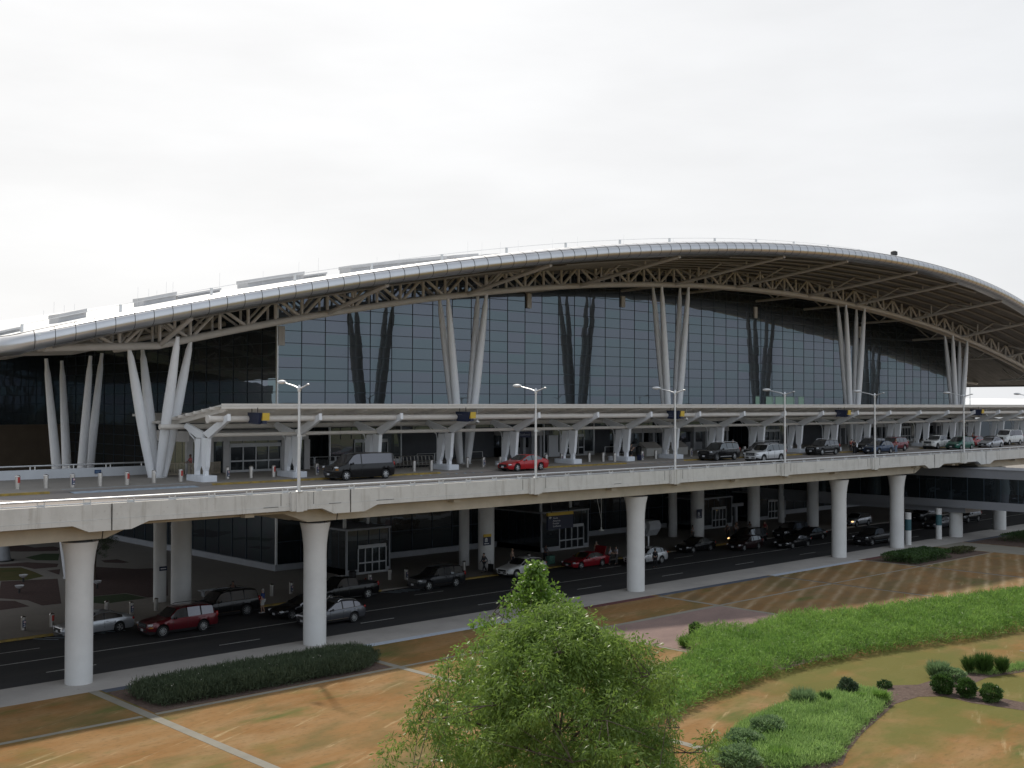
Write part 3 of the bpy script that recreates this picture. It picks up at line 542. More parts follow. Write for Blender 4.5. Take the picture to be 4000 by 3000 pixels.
for x in NX:
    b = MB(); yt = ye(x); zt = zs(x); z0 = zc(x)
    b.tube([(x, 83.3, z0), (x, yt+0.2, zt-0.05)], 0.19, 8)
    L = 83.3-yt; k = max(1, int(L/5.5))
    for i in range(k):
        f = (i+0.55)/k*0.86; y = 83.3-L*f; z = z0+(zt-z0)*f
        for yy in (y+L/k*0.42, y, y-L/k*0.42):
            if yy > yt+0.4: b.tube([(x, y, z), (x, yy, zt-0.02)], 0.105, 6)
    b.tube([(x, 84.5, z0), (x, FY-0.05, z0-0.15)], 0.17, 8); b.tube([(x, 88.2, z0-0.1), (x, 90.6, zt)], 0.1, 6); b.tube([(x, 88.2, z0-0.1), (x, 85.4, zt)], 0.1, 6)
    P(b, 'outrigger_truss', cream, smooth=50)
# leaning column clusters
def leg(b, p0, p1, r=0.40):
    p0, p1 = Vector(p0), Vector(p1); d = p1-p0
    ts = (0, 0.02, 0.12, 0.3, 0.5, 0.72, 0.93, 0.965, 1.0); k = (0.62, 0.66, 0.8, 0.95, 1.0, 0.88, 0.62, 0.42, 0.36)
    b.tube([p0+d*t for t in ts], [r*q for q in k], 14)
def cluster(x, y, z0, tops):
    e = empty('column_cluster', (x, y, z0)); rel(e, TB)
    for tx, ty, tz in tops:
        b = MB(); s = Vector((tx-x, ty-y, 0)); s = s.normalized()*0.42 if s.length > 0.1 else s
        leg(b, (x+s.x, y+s.y*0.5, z0-0.2), (tx, ty, tz)); o = b.build('leaning_leg', white, smooth=50); o.parent = e; o.matrix_parent_inverse = Matrix.Translation((-x, -y, -z0))
    b = MB(); b.lathe([(0.75, 0), (0.75, 0.12), (0.62, 0.16)], n=18); b.build('base_plate', galv, e)
for x in (72.5, 103.6, 142.2, 172.7):
    cluster(x, 83.7, 9.36, [(x+dx, y, zc(x+dx)-0.12) for dx in (-2.42, 2.42) for y in (83.25, 84.5)])
cluster(41.5, 83.7, 9.36, [(39.1, 83.6, 19.25), (44.0, 83.3, zc(44)-0.1), (41.9, 87.2, 19.3), (41.2, 80.0, 20.05)])
cluster(41.5, 99.4, 0.05, [(39.1, 99.4, 18.9), (44.0, 99.4, 19.5), (42.4, 104.2, 18.9), (41.5, 96.0, 19.1)])
# rooftop: skylight curbs, walkway rails, lightning rods
sk_m = mat('skylight_curb', (0.52, 0.52, 0.53), 0.6, nz=(1, 0.1))
def on_roof(x): return zs(x)+1.36
for x0, x1, y, hk_ in ((29.9, 31.6, 85, .5), (34.3, 36.4, 85, 1), (40.9, 43.6, 85, 1), (43.8, 47.6, 85.2, .5), (50, 55.4, 85, 1), (55.5, 58, 85.4, .5), (60.3, 71.3, 85, 1), (72.2, 75.3, 85, 1), (76.2, 82.5, 85, .8)):
    b = MB(); n_ = max(2, int((x1-x0)/2)); pts = np.linspace(x0, x1, n_+1)
    for a, c in zip(pts[:-1], pts[1:]):
        za, zb_ = on_roof(a), on_roof(c)
        for y0, y1, h0, h1 in ((y, y+1.7, -0.02, 0.36*hk_), (y-0.16, y+1.86, 0.36*hk_, 0.64*hk_)):
            b.add([(a, y0, za+h0), (c, y0, zb_+h0), (c, y1, zb_+h0), (a, y1, za+h0), (a, y0, za+h1), (c, y0, zb_+h1), (c, y1, zb_+h1), (a, y1, za+h1)], [(3, 2, 1, 0), (4, 5, 6, 7), (0, 1, 5, 4), (1, 2, 6, 5), (2, 3, 7, 6), (3, 0, 4, 7)])
    P(b, 'skylight', sk_m)
b = MB(); pts = [(x, ye(x)+2.2, on_roof(x)+0.5) for x in np.arange(31, 165, 1.5)]; b.tube(pts, 0.018, 5)
for x in np.arange(31, 165, 6.4): b.box((x, ye(x)+2.2, on_roof(x)+0.25), (0.16, 0.16, 0.55))
P(b, 'safety_line', galv)
for x in (34.2, 34.9, 35.6, 36.3, 40.8, 41.6, 42.2, 42.9, 43.4, 47, 50.5, 53.5, 55.2, 60.5, 62.6, 69.5, 71, 73, 75, 79, 82, 88, 95, 103, 112, 121, 130, 139, 147, 155): 
    b = MB(); h = 0.95+0.3*math.sin(x*3.1); b.tube([(x, ye(x)+7.5, on_roof(x)), (x+0.03, ye(x)+7.5, on_roof(x)+0.35+h)], 0.009, 4); P(b, 'lightning_rod', galv)
b = MB(); b.lathe([(0.28, 0), (0.28, 0.5), (0.4, 0.55), (0.4, 0.95), (0.2, 1.05)], (128.3, ye(128)+2, on_roof(128)), 12); P(b, 'roof_vent', dark_metal)
# entrance level fronts behind the canopy
def UZ(y): return dz(y)+0.138
def door_set(b, gl, x0, x1, y, z0, h, n=4, mid=True, head=0.3, f=0.09):
    b.bb(x0, x1, y-0.06, y+0.02, z0+h-head, z0+h); b.bb(x0, x1, y-0.06, y+0.02, z0, z0+0.18)
    for i in range(n+1): xx = x0+(x1-x0)*i/n; b.bb(xx-f/2, xx+f/2, y-0.065, y+0.02, z0+0.181, z0+h-head-0.001)
    if mid: b.bb(x0+f, x1-f, y-0.055, y+0.02, z0+h*0.36, z0+h*0.36+0.12)
    gl.add([(x0, y+0.03, z0), (x1, y+0.03, z0), (x1, y+0.03, z0+h), (x0, y+0.03, z0+h)], [(0, 1, 2, 3)])
doorframe = mat('door_frame_white', (0.46, 0.47, 0.48), 0.5)
def vest(x0, x1, y, z0, h, hd, nm, door, roofm=grey_panel, n=4, band=0.35, solid=False):
    e = empty(nm, ((x0+x1)/2, y, z0)); rel(e, TB)
    def C(b, name, m): o = b.build(name, m); o.parent = e; o.matrix_parent_inverse = Matrix.Translation((-(x0+x1)/2, -y, -z0)); return o
    b = MB()
    b.bb(x0-0.1, x1+0.1, y-0.12, FY-0.1, z0+h, z0+h+band)
    if solid:
        for xx in (x0, (x0+door[0])/2, door[0]-0.35, door[1]+0.35, x1): b.bb(xx-0.28, xx+0.28, y-0.08, y+0.2, z0, z0+h)
    else:
        for xx in (x0, x1): b.bb(xx-0.06, xx+0.06, y-0.07, y+0.1, z0, z0+h)
        b.bb(x0, x0+0.05, y+0.1, FY-0.1, z0, z0+0.55); b.bb(x0+0.06, door[0], y-0.06, y, z0, z0+0.45); b.bb(door[1], x1-0.06, y-0.06, y, z0, z0+0.45)
    C(b, 'vestibule_frame', roofm)
    g = MB(); g.add([(x0, y+0.04, z0), (x1, y+0.04, z0), (x1, y+0.04, z0+h), (x0, y+0.04, z0+h), (x0, FY-0.1, z0), (x0, FY-0.1, z0+h), (x1, FY-0.1, z0), (x1, FY-0.1, z0+h)], [(0, 1, 2, 3), (0, 3, 5, 4), (1, 6, 7, 2)])
    C(g, 'vestibule_glass', glass_low)
    b = MB(); gl = MB(); door_set(b, gl, door[0], door[1], y-0.01, z0, hd, n); C(b, 'entrance_door', doorframe)
    m2 = MB()
    for yy in np.arange(y+1.2, FY-0.3, 1.2): m2.bb(x0-0.012, x0+0.02, yy-0.03, yy+0.03, z0+0.5, z0+h)
    for xx in np.arange(x0+1.2, x1-0.3, 1.2): m2.bb(xx-0.025, xx+0.025, y-0.0, y+0.03, z0+hd+0.05, z0+h)
    C(m2, 'glazing_bar', dark_frame)
    return e
# upper level
zu = UZ(86)
vest(45.0, 56.0, 85.3, zu, 2.55, 2.35, 'entrance_vestibule', (48.6, 53.4), grey_panel, 4, 0.85, True)
for x0, d0, d1, x1 in ((60.2, 62.9, 66.7, 68.3), (87.4, 89.8, 93.6, 95.2), (124.5, 126.6, 131.2, 133), (160.9, 162.6, 166.1, 167.8), (180, 182.5, 186, 187.6)):
    vest(x0, x1, 88.0, zu, 3.7, 2.35, 'entrance_vestibule', (d0, d1), galv, 4, 0.12)
def fins(x0, x1):
    b = MB()
    for x in np.arange(x0, x1, 0.85): b.bb(x-0.05, x+0.05, FY-0.3, FY-0.06, zu, zu+3.6)
    P(b, 'glazing_fin', mat('fin_grey', (0.22, 0.24, 0.25), 0.5))
fins(57.5, 60); fins(109.5, 113); fins(120.5, 124.2); fins(168.5, 174)
# kerbside check-in fronts: header band on piers
def kerbside(x0, x1, nwin=2):
    e = empty('check_in_front', ((x0+x1)/2, 88, zu)); rel(e, TB)
    def C(b, name, m): o = b.build(name, m); o.parent = e; o.matrix_parent_inverse = Matrix.Translation((-(x0+x1)/2, -88, -zu)); return o
    b = MB(); b.bb(x0, x1, 87.9, FY-0.08, zu+2.3, zu+3.1); C(b, 'header_band', grey_panel)
    b = MB(); w = (x1-x0)
    for xx in (x0+0.2, x0+w*0.36, x0+w*0.66, x1-0.2): b.bb(xx-0.17, xx+0.17, 88.0, 88.5, zu, zu+2.3)
    b.bb(x0+0.4, x1-0.4, 89.5, 90.2, zu, zu+1.0); C(b, 'pier', plinth_m)
    b = MB()
    for xx in (x0+w*0.33, x0+w*0.7): b.bb(xx-0.012, xx+0.012, 87.885, 87.895, zu+2.33, zu+3.07)
    C(b, 'panel_joint', joint)
for x0, x1 in ((83.1, 87.2), (101.2, 107.8), (113.0, 120.0), (146.0, 150.5), (154.2, 159.5), (174.2, 178.0)): kerbside(x0, x1)
b = MB(); b.bb(87.9, 89.3, 87.7, 87.98, zu, zu+2.3); P(b, 'pale_door', mat('pale_door', (0.55, 0.56, 0.58), 0.5))
dk_panel = mat('charcoal_panel', (0.075, 0.08, 0.09), 0.6, nz=(0.8, 0.15))
for x0, x1 in ((68.6, 82.8), (95.5, 101.0), (107.9, 109.3), (133.4, 145.8), (151, 154)): b = MB(); b.bb(x0, x1, FY-0.4, FY-0.06, zu, zu+3.0); P(b, 'charcoal_wall_panel', dk_panel)
# lower level entrances
for x0, d0, d1, x1, h, y in ((59.5, 60.7, 63.75, 64.15, 3.9, 84.3), (83.4, 86.0, 89.6, 90.3, 3.9, 84.3), (111.5, 114.6, 117.4, 118.6, 3.6, 86.5), (125.0, 129.3, 132.2, 133.2, 3.6, 88.5)):
    vest(x0, x1, y, 0.05, h, 2.55, 'lower_entrance', (d0, d1), plinth_m, 4, 0.16)
for x, y in ((59.9, 85.2), (63.9, 87.2), (84.0, 85.0), (89.6, 86.2)): b = MB(); b.lathe([(0.16, 4.1), (0.16, 8.6)], (x, y, 0), 10); P(b, 'hanger_rod', conc_pier)
b = MB(); b.bb(118.8, 123.2, 88.0, 88.3, 2.2, 2.6); b.bb(118.8, 119.2, 88, 88.3, 0, 2.2); b.bb(121.5, 121.9, 88, 88.3, 0, 2.2); b.bb(110.2, 110.6, 86, 86.3, 0, 4.5); P(b, 'pale_trim', plinth_m)
# ------------------------------------------------------------------ kerbside canopy
CN = empty('kerbside_canopy', (110, 79, 9.3), 0, 'long pale steel canopy on Y shaped columns along the upper kerb', 'canopy')
def Pc(b, name, m, smooth=None): return rel(b.build(name, m, smooth=smooth), CN)
CX0, CX1 = 41.9, 236.0
FRY, FRZ, VLY, VLZ, BKY, BKZ = 74.7, 15.06, 84.6, 13.76, 88.4, 14.35
b = MB(); b.add([(CX0, FRY, FRZ-0.03), (CX1, FRY, FRZ-0.03), (CX1, VLY, VLZ-0.03), (CX0, VLY, VLZ-0.03), (CX0, BKY, BKZ-0.03), (CX1, BKY, BKZ-0.03)], [(0, 1, 2, 3), (3, 2, 5, 4)]); crs = mat('canopy_roof_sheet', (0.72, 0.68, 0.62), 0.55, nz=(0.5, 0.05)); _t = crs.node_tree; _tr = N(_t, 'ShaderNodeBsdfTranslucent'); _tr.inputs[0].default_value = (0.9, 0.87, 0.80, 1); _ms = N(_t, 'ShaderNodeMixShader'); _ms.inputs[0].default_value = 0.55; _t.links.new(_t.nodes['Principled BSDF'].outputs[0], _ms.inputs[1]); _t.links.new(_tr.outputs[0], _ms.inputs[2]); _t.links.new(_ms.outputs[0], _t.nodes['Material Output'].inputs[0]); Pc(b, 'canopy_roof', crs)
b = MB(); b.bb(CX0-0.05, CX1, FRY-0.10, FRY-0.005, FRZ-0.12, FRZ+0.03); b.bb(CX0-0.05, CX1, FRY-0.06, FRY-0.012, FRZ-0.34, FRZ-0.15); Pc(b, 'front_gutter', canopy_w)
b = MB()
for y in np.arange(FRY+1.2, VLY-0.2, 1.19):
    z = FRZ+(VLZ-FRZ)*(y-FRY)/(VLY-FRY)-0.06; b.bb(CX0-0.3, CX1, y-0.05, y+0.05, z-0.20, z)
for y in (VLY+0.2, 86.4, 88.2): 
    z = VLZ+(BKZ-VLZ)*(y-VLY)/(BKY-VLY)-0.07; b.bb(CX0-0.3, CX1, y-0.05, y+0.05, z-0.18, z)
Pc(b, 'purlin', canopy_w)
b = MB(); b.tube([(41.3, 75.5, 13.98), (CX1, 75.5, 13.98)], 0.23, 12); b.lathe([(0.30, 41.2), (0.30, 41.36)], (0, 75.5, 13.98), 14, axis='x'); b.tube([(40.6, 81.6, 13.33), (CX1, 81.6, 13.33)], 0.20, 12); Pc(b, 'main_pipe', canopy_w, 50)
b = MB(); b.tube([(42.6, 78.05, 12.76), (CX1, 78.05, 12.76)], 0.15, 10); Pc(b, 'tie_pipe', canopy_w, 50)
rib = MB(); rib.prism_x([(74.95, 14.88), (74.95, 14.62), (75.3, 14.48), (84.3, 13.24), (84.5, 13.5), (84.0, 13.62)], -0.07, 0.07); rib.prism_x([(84.5, 13.3), (84.5, 13.55), (88.2, 14.05), (88.2, 13.95)], -0.06, 0.06)
ro = None
for i in range(47):
    x = 42.45+4.13*i
    if ro is None: ro = Pc(rib, 'rib', canopy_w); ro.location.x += x; r0 = ro
    else: c = r0.copy(); COL.objects.link(c); c.location.x = r0.location.x+(x-42.45)
cz = dz(78.5)+0.14
cc = MB()
def plate(b, poly, w): b.prism_x(poly, -w, w)
plate(cc, [(77.55, 12.55), (78.45, 12.55), (78.40, 10.45), (78.15, 10.1), (77.95, 10.1), (77.75, 10.45)], 0.16)
plate(cc, [(78.55, 12.5), (79.35, 12.5), (79.55, 10.45), (79.45, 10.1), (79.2, 10.1), (79.0, 10.45)], 0.16)
plate(cc, [(77.50, 12.55), (78.35, 12.9), (74.75, 14.35), (74.72, 13.85)], 0.13)
plate(cc, [(78.35, 12.55), (78.35, 12.92), (78.6, 13.02), (80.9, 13.62), (81.3, 13.3), (79.3, 12.55)], 0.12)
for y in (78.05, 79.33): 
    cc.box((0, y, 9.95), (0.28, 0.36, 0.30)); cc.tube([(-0.1, y-0.15, 9.7), (-0.1, y-0.1, 10.15)], 0.03, 6); cc.tube([(0.1, y+0.15, 9.7), (0.1, y+0.1, 10.15)], 0.03, 6)
cb = MB(); cb.prism([(-0.55, 77.4), (0.55, 77.4), (0.62, 77.6), (0.62, 79.8), (0.45, 80.15), (-0.45, 80.15), (-0.62, 79.8), (-0.62, 77.6)], cz-0.02, 9.80)
cd = MB(); cd.tube([(0.05, 80.9, 13.1), (0.05, 80.5, 12.75), (0.05, 79.9, 12.45), (0.05, 79.75, 12.0), (0.05, 79.78, 9.8)], 0.055, 8)
cmesh = None
for i in range(25):
    x = 42.5+7.8*i
    if cmesh is None:
        cmesh = cc.build('column', white); cb_ = cb.build('column_base', mat('base_white_paint', (0.70, 0.73, 0.78), 0.6, nz=(2, 0.08))); cd_ = cd.build('downpipe', white, smooth=50); cb_.parent = cmesh; cd_.parent = cmesh; c = cmesh
    else: c = copy_tree(cmesh)
    c.parent = CN; c.matrix_parent_inverse = Matrix.Translation(-CN.location); c.location = (x, 0, 0)
# overhead signs and hanging cameras under the canopy
def od_sign(x, label, lines):
    r = empty('overhead_sign', (x, 74.75, 14.45), 0, label, 'sign', 'navy overhead signs hung under the canopy')
    b = MB(); b.prism_x([(-0.85, -0.02), (0.80, 0.0), (0.66, -0.82), (-0.62, -0.86)], -0.13, 0.13); b.build('sign_panel', navy, r)
    b = MB(); b.bb(0.14, 0.72, -0.86, -0.50, -0.58, -0.04); b.build('yellow_end_box', sign_yellow, r)
    b = MB(); b.bb(0.14, 0.5, -0.84, -0.55, -0.82, -0.6); b.build('end_panel', navy, r)
    b = MB(); 
    for y in (-0.4, 0.4): b.tube([(0, y, 0), (0, y, 0.35)], 0.03, 6)
    b.build('hanger', dark_metal, r)
    for i, s in enumerate(lines):
        Mx = Matrix(((0, 0, -1, -0.132), (-1, 0, 0, 0.55), (0, 1, 0, -0.28-0.17*i), (0, 0, 0, 1)))
        text_mesh('lettering', s, 0.15, mat('faded_lettering', (0.16, 0.18, 0.24), 0.5), r, Mx)
for x, l, t in ((44.6, 'navy overhead sign at the left end of the canopy, blank towards the camera', []), (64.6, 'navy overhead sign above the luggage trolleys', ['Southwest']), (92.7, 'navy overhead sign partly behind a lamp post', ['United', 'Frontier', 'Southwest']), (124.4, 'navy overhead sign above the people with papers', ['Delta', 'American', 'Alaska']), (159.7, 'navy overhead sign farthest right, above the white van', ['Delta'])): od_sign(x, l, t)
cam_m = mat('pendant_white', (0.78, 0.79, 0.78), 0.4)
for x, l in ((66.9, 'white pendant camera beside the sign above the luggage trolleys'), (95.75, 'white pendant camera right of the sign behind the lamp post'), (128.3, 'white pendant camera right of the sign above the people with papers'), (164.7, 'white pendant camera near the white passenger van, farthest right')):
    r = empty('pendant_camera', (x, 75.5, 14.6), 0, l, 'camera', 'pendant cameras under the canopy')
    b = MB(); b.lathe([(0.03, 0), (0.03, -0.75), (0.05, -0.85), (0.11, -0.98), (0.20, -1.02), (0.21, -1.08)], n=12); b.build('stem', cam_m, r, smooth=40)
    b = MB(); b.lathe([(0.16, -1.085), (0.12, -1.12), (0.05, -1.15), (0.045, -1.19)], n=12); b.build('dome', black, r, smooth=40)
# wall sign with lettering over the entrance
r = empty('wall_sign', (84.4, 87.8, 11.9), 0, 'navy airline sign reading Southwest on the entrance wall behind the red saloon', 'sign')
b = MB(); b.bb(-0.95, 0.95, -0.05, 0.06, -0.30, 0.34); b.build('sign_panel', mat('airline_navy', (0.02, 0.025, 0.075), 0.4), r)
text_mesh('lettering', 'Southwest', 0.36, mat('pale_lettering', (0.42, 0.44, 0.50), 0.5), r, Matrix(((1, 0, 0, -0.78), (0, 0, -1, -0.056), (0, 1, 0, -0.10), (0, 0, 0, 1))))
# hanging direction sign under the deck
r = empty('hanging_sign', (80.9, 79.2, 5.6), 0, 'navy hanging direction sign with yellow top strip, arrow and airline names under the deck', 'sign')
b = MB(); b.bb(-1.75, 1.75, -0.1, 0.1, -2.55, -1.25); b.build('sign_panel', navy, r)
b = MB(); b.bb(-1.75, 1.75, -0.12, 0.12, -1.245, -0.95); b.build('yellow_strip', sign_yellow, r)
b = MB(); b.tube([(-1.2, 0, -0.95), (-1.2, 0, 3.0)], 0.05, 6); b.tube([(1.2, 0, -0.95), (1.2, 0, 3.0)], 0.05, 6); b.build('hanger', dark_metal, r)
b = MB(); z = -1.42; b.add([(-1.6, -0.106, z), (-1.42, -0.106, z+0.14), (-1.42, -0.106, z+0.03), (-1.25, -0.106, z+0.03), (-1.25, -0.106, z-0.03), (-1.42, -0.106, z-0.03), (-1.42, -0.106, z-0.14)], [(0, 1, 2, 3, 4, 5, 6)]); b.build('arrow', sign_white, r)
for i, s in enumerate(('Alaska', 'American', 'Frontier', 'Southwest')): text_mesh('lettering', s, 0.26, sign_white, r, Matrix(((1, 0, 0, -1.08), (0, 0, -1, -0.104), (0, 1, 0, -1.56-0.26*i), (0, 0, 0, 1))))
# small pictogram signs on the lower columns
for x, y, zz, l in ((70.75, 78.38, 2.75, 'navy taxi pictogram sign with yellow top on the column nearest the pale crossover'), (104.05, 80.2, 2.85, 'black pictogram sign on the column behind the black saloon at the kerb')):
    r = empty('column_sign', (x, y, zz), 0, l, 'sign', 'pictogram signs on the lower columns')
    b = MB(); b.bb(-0.55, 0.35, -0.05, 0.0, -0.4, 0.35); b.build('sign_panel', navy, r)
    b = MB(); b.bb(-0.55, 0.38, -0.06, 0.0, 0.352, 0.6); b.build('yellow_strip', sign_yellow if x < 80 else navy, r)
    b = MB(); b.lathe([(0.16, -0.056), (0.16, -0.052)], (-0.22, 0, 0.12), 12, axis='y'); b.bb(-0.38, -0.06, -0.056, -0.052, -0.09, 0.1); b.bb(-0.46, 0.1, -0.056, -0.052, -0.28, -0.22); b.build('pictogram', sign_white, r)
for x, y, zz, l in ((41.45, 82.6, 2.6, 'small navy plate on the slim column beside the court'),):
    r = empty('column_sign', (x, y, zz), 0, l, 'sign'); b = MB(); b.bb(-0.3, 0.3, -0.06, 0.0, -0.16, 0.16); b.build('sign_panel', navy, r)
    b = MB(); b.bb(-0.22, 0.22, -0.068, -0.062, -0.03, 0.03); b.build('lettering_bar', sign_white, r)
# pendant monitor bracket under the deck
r = empty('pendant_light', (84.4, 77, 8.5), 0, 'pale pendant light on a braced rod under the deck', 'lamp')
b = MB(); b.tube([(0, 0, 0), (0, 0, -5.55)], 0.035, 6); b.tube([(-1.35, 0, 0), (-0.05, 0, -4.55)], 0.03, 6); b.build('rod', conc_pier, r)
b = MB(); b.lathe([(0.06, -5.4), (0.09, -5.6), (0.27, -5.66), (0.27, -5.74)], n=12); b.build('shade', cam_m, r, smooth=40)
# rounded kiosk on a post at the lower kerb
r = empty('rounded_kiosk_sign', (94.2, 79.3, 0.05), 0, 'grey kiosk sign with a pale teardrop end on a post behind the silver crossover', 'kiosk')
b = MB(); b.prism_x([(-0.75, 2.9), (-0.95, 2.55), (-0.9, 2.0), (-0.4, 1.35), (0.5, 1.35), (0.95, 2.2), (0.8, 2.9)], -0.9, 0.88); b.build('cabinet', plinth_m, r)
b = MB(); pr = [(0.5*math.cos(a)*(1.0 if math.sin(a) > 0 else 0.75), 2.25+0.62*math.sin(a)) for a in np.linspace(0, 2*PI, 24, endpoint=False)]; b.prism_x(pr, -0.93, -0.905); b.build('end_panel', sign_white, r)
b = MB(); b.lathe([(0.2, 0), (0.12, 0.1), (0.11, 1.35)], n=10); b.build('post', galv, r)
# low white wall with rail on the left of the deck
r = empty('low_white_wall', (30, 87.3, 9.3), 0, 'low white wall with a steel handrail at the left edge of the upper deck', 'wall')
b = MB(); b.bb(-60, 12.4, -0.15, 0.15, 0, 0.86); b.bb(12.401, 12.9, -0.15, 0.15, 0, 1.12); b.build('wall_panel', mat('wall_white', (0.58, 0.60, 0.63), 0.7, nz=(0.5, 0.06)), r)
b = MB(); b.tube([(-60, 0, 1.14), (12.3, 0, 1.14)], 0.06, 8)
for x in np.arange(-20, 12, 2.9): b.bb(x, x+0.06, -0.04, 0.04, 0.86, 1.12); b.bb(x+0.35, x+0.41, -0.04, 0.04, 0.86, 1.12)
b.build('handrail', galv, r, smooth=40)
r2 = empty('wall_plate', (38.3, 87.1, 9.85), 0, 'small navy plate fixed to the low white wall', 'sign'); b = MB(); b.bb(-0.25, 0.25, -0.02, 0.04, -0.14, 0.14); b.build('plate', mat('plate_blue', (0.02, 0.06, 0.16), 0.5), r2)
b = MB(); b.bb(-0.18, 0.18, -0.026, -0.021, 0.02, 0.05); b.bb(-0.18, 0.10, -0.026, -0.021, -0.06, -0.03); b.build('lettering_bar', mat('plate_text', (0.2, 0.3, 0.4), 0.5), r2)
# ------------------------------------------------------------------ bollards
ORD = ['first', 'second', 'third', 'fourth', 'fifth', 'sixth', 'seventh', 'eighth', 'ninth', 'tenth', 'eleventh', 'twelfth', 'thirteenth', 'fourteenth', 'fifteenth', 'sixteenth', 'seventeenth']
np_m = mat('no_parking_navy', (0.035, 0.045, 0.10), 0.5)
def mk_bollard(kind):
    r = empty('bollard'); b = MB(); b.lathe([(0.155, 0), (0.155, 0.80), (0.165, 0.81), (0.165, 0.84)], n=16); b.build('post', steel, r, smooth=40)
    b = MB(); b.lathe([(0.165, 0.841), (0.155, 0.88), (0.10, 0.925), (0.0, 0.94)], n=16, cap=False); b.build('cap', mat('cap_steel', (0.5, 0.48, 0.46), 0.25, metal=1.0), r, smooth=60)
    a0 = math.radians(-95)   # the face seen from the road side
    def wrap(z0, z1, w, name, m, rr=0.159, a=a0):
        b = MB(); n = 6; vs = []
        for i in range(n+1):
            t = a-w/2+w*i/n; vs += [(rr*math.cos(t), rr*math.sin(t), z0), (rr*math.cos(t), rr*math.sin(t), z1)]
        b.add(vs, [(2*i, 2*i+2, 2*i+3, 2*i+1) for i in range(n)]); return b.build(name, m, r)
    if kind == 'red': wrap(0.42, 0.80, 1.5, 'red_sign', red_sign, a=math.radians(-70))
    if kind == 'np':
        wrap(0.18, 0.66, 1.7, 'sign_plate', np_m, a=math.radians(-85))
        b = MB(); b.lathe([(0.075, -0.175), (0.075, -0.17)], (0.02, 0, 0.54), 14, axis='y'); b.build('round_mark', sign_white, r)
        b = MB(); b.lathe([(0.062, -0.181), (0.048, -0.181), (0.048, -0.176), (0.062, -0.176)], (0.02, 0, 0.54), 14, axis='y', cap=False); b.box((0.02, -0.178, 0.54), (0.11, 0.003, 0.02), ry=0.78); b.build('red_ring', red_sign, r)
        b = MB(); b.box((0.02, -0.17, 0.27), (0.13, 0.01, 0.05)); b.box((0.0, -0.17, 0.38), (0.12, 0.01, 0.02)); b.build('white_mark', sign_white, r)
    if kind == 'tag': wrap(0.62, 0.82, 1.0, 'paper_tag', sign_white, a=math.radians(-55))
    return r
protos = {}
cnt = {}
KN = {'plain': 'plain steel bollard', 'red': 'steel bollard with red sticker', 'np': 'steel bollard with no parking sign', 'tag': 'steel bollard with white tag'}
def bollard(kind, x, y, z, level, extra=''):
    if kind not in protos: protos[kind] = mk_bollard(kind); o = protos[kind]
    else: o = copy_tree(protos[kind])
    o.location = (x, y, z); k = (kind, level); cnt[k] = cnt.get(k, 0)+1
    o['label'] = f"{KN[kind]}, {ORD[cnt[k]-1]} from the left of those on the {level} pavement"+extra; o['category'] = 'bollard'; o['group'] = f'bollards along the {level} kerb'
UB = [(29.3, 79.1, 'red'), (31.1, 78.9, 'plain'), (32.75, 78.5, 'np'), (34.6, 78.3, 'plain'), (36.6, 78.4, 'red'), (38.85, 78.9, 'tag'), (41.0, 79.0, 'red'), (45.0, 79.3, 'np'), (46.9, 79.1, 'tag'), (48.9, 79.1, 'red'), (52.9, 79.1, 'np'), (61.8, 77.8, 'plain'), (63.6, 77.7, 'plain'), (69.1, 79.3, 'tag'), (70.5, 78.7, 'np'), (72.1, 78.2, 'plain'), (79.0, 79.2, 'tag'), (81.1, 79.2, 'np'), (84.7, 78.9, 'plain'), (86.3, 78.5, 'plain'), (86.8, 77.4, 'tag'), (91.8, 78.1, 'np'), (94.8, 78.8, 'plain'), (97.3, 79.2, 'plain'), (101.5, 79.4, 'np'), (110.8, 79.0, 'plain'), (122.5, 80.4, 'plain'), (150.2, 80.0, 'plain'), (152.0, 80.0, 'plain'), (155.5, 80.4, 'plain')]
for x, y, k in UB: bollard(k, x, y, UZ(y), 'upper')
for x, y, k in ((29.64, 78.8, 'np'), (31.45, 78.6, 'red'), (36.3, 80.9, 'plain'), (37.41, 79.3, 'np'), (39.43, 79.6, 'plain'), (49.1, 79.6, 'plain'), (50.79, 79.5, 'np'), (58.04, 78.9, 'np'), (61.02, 80.1, 'tag'), (62.09, 79.2, 'np'), (69.0, 79.6, 'plain'), (75.0, 79.5, 'plain'), (77.0, 79.5, 'plain')): bollard(k, x, y, 0.05, 'lower')
# ------------------------------------------------------------------ barricades, trolleys, counters, bins
def mk_barr(w=2.1):
    r = empty('barricade'); b = MB()
    for a, c in (((-w/2, 0, 0.95), (w/2, 0, 0.95)), ((-w/2, 0, 0.15), (w/2, 0, 0.15)), ((-w/2, 0, 0.0), (-w/2, 0, 0.95)), ((w/2, 0, 0.0), (w/2, 0, 0.95))): b.tube([a, c], 0.03, 6)
    b.build('frame', galv, r)
    b = MB()
    for x in np.linspace(-w/2+0.12, w/2-0.12, 13): b.box((x, 0, 0.55), (0.018, 0.018, 0.8))
    b.bb(-w/2, w/2, -0.01, 0.01, 0.58, 0.62); b.build('bars', dark_metal, r)
    b = MB(); b.box((-w/2+0.05, 0, 0.02), (0.06, 0.5, 0.03)); b.box((w/2-0.05, 0, 0.02), (0.06, 0.5, 0.03)); b.build('foot', galv, r); return r
bp = None
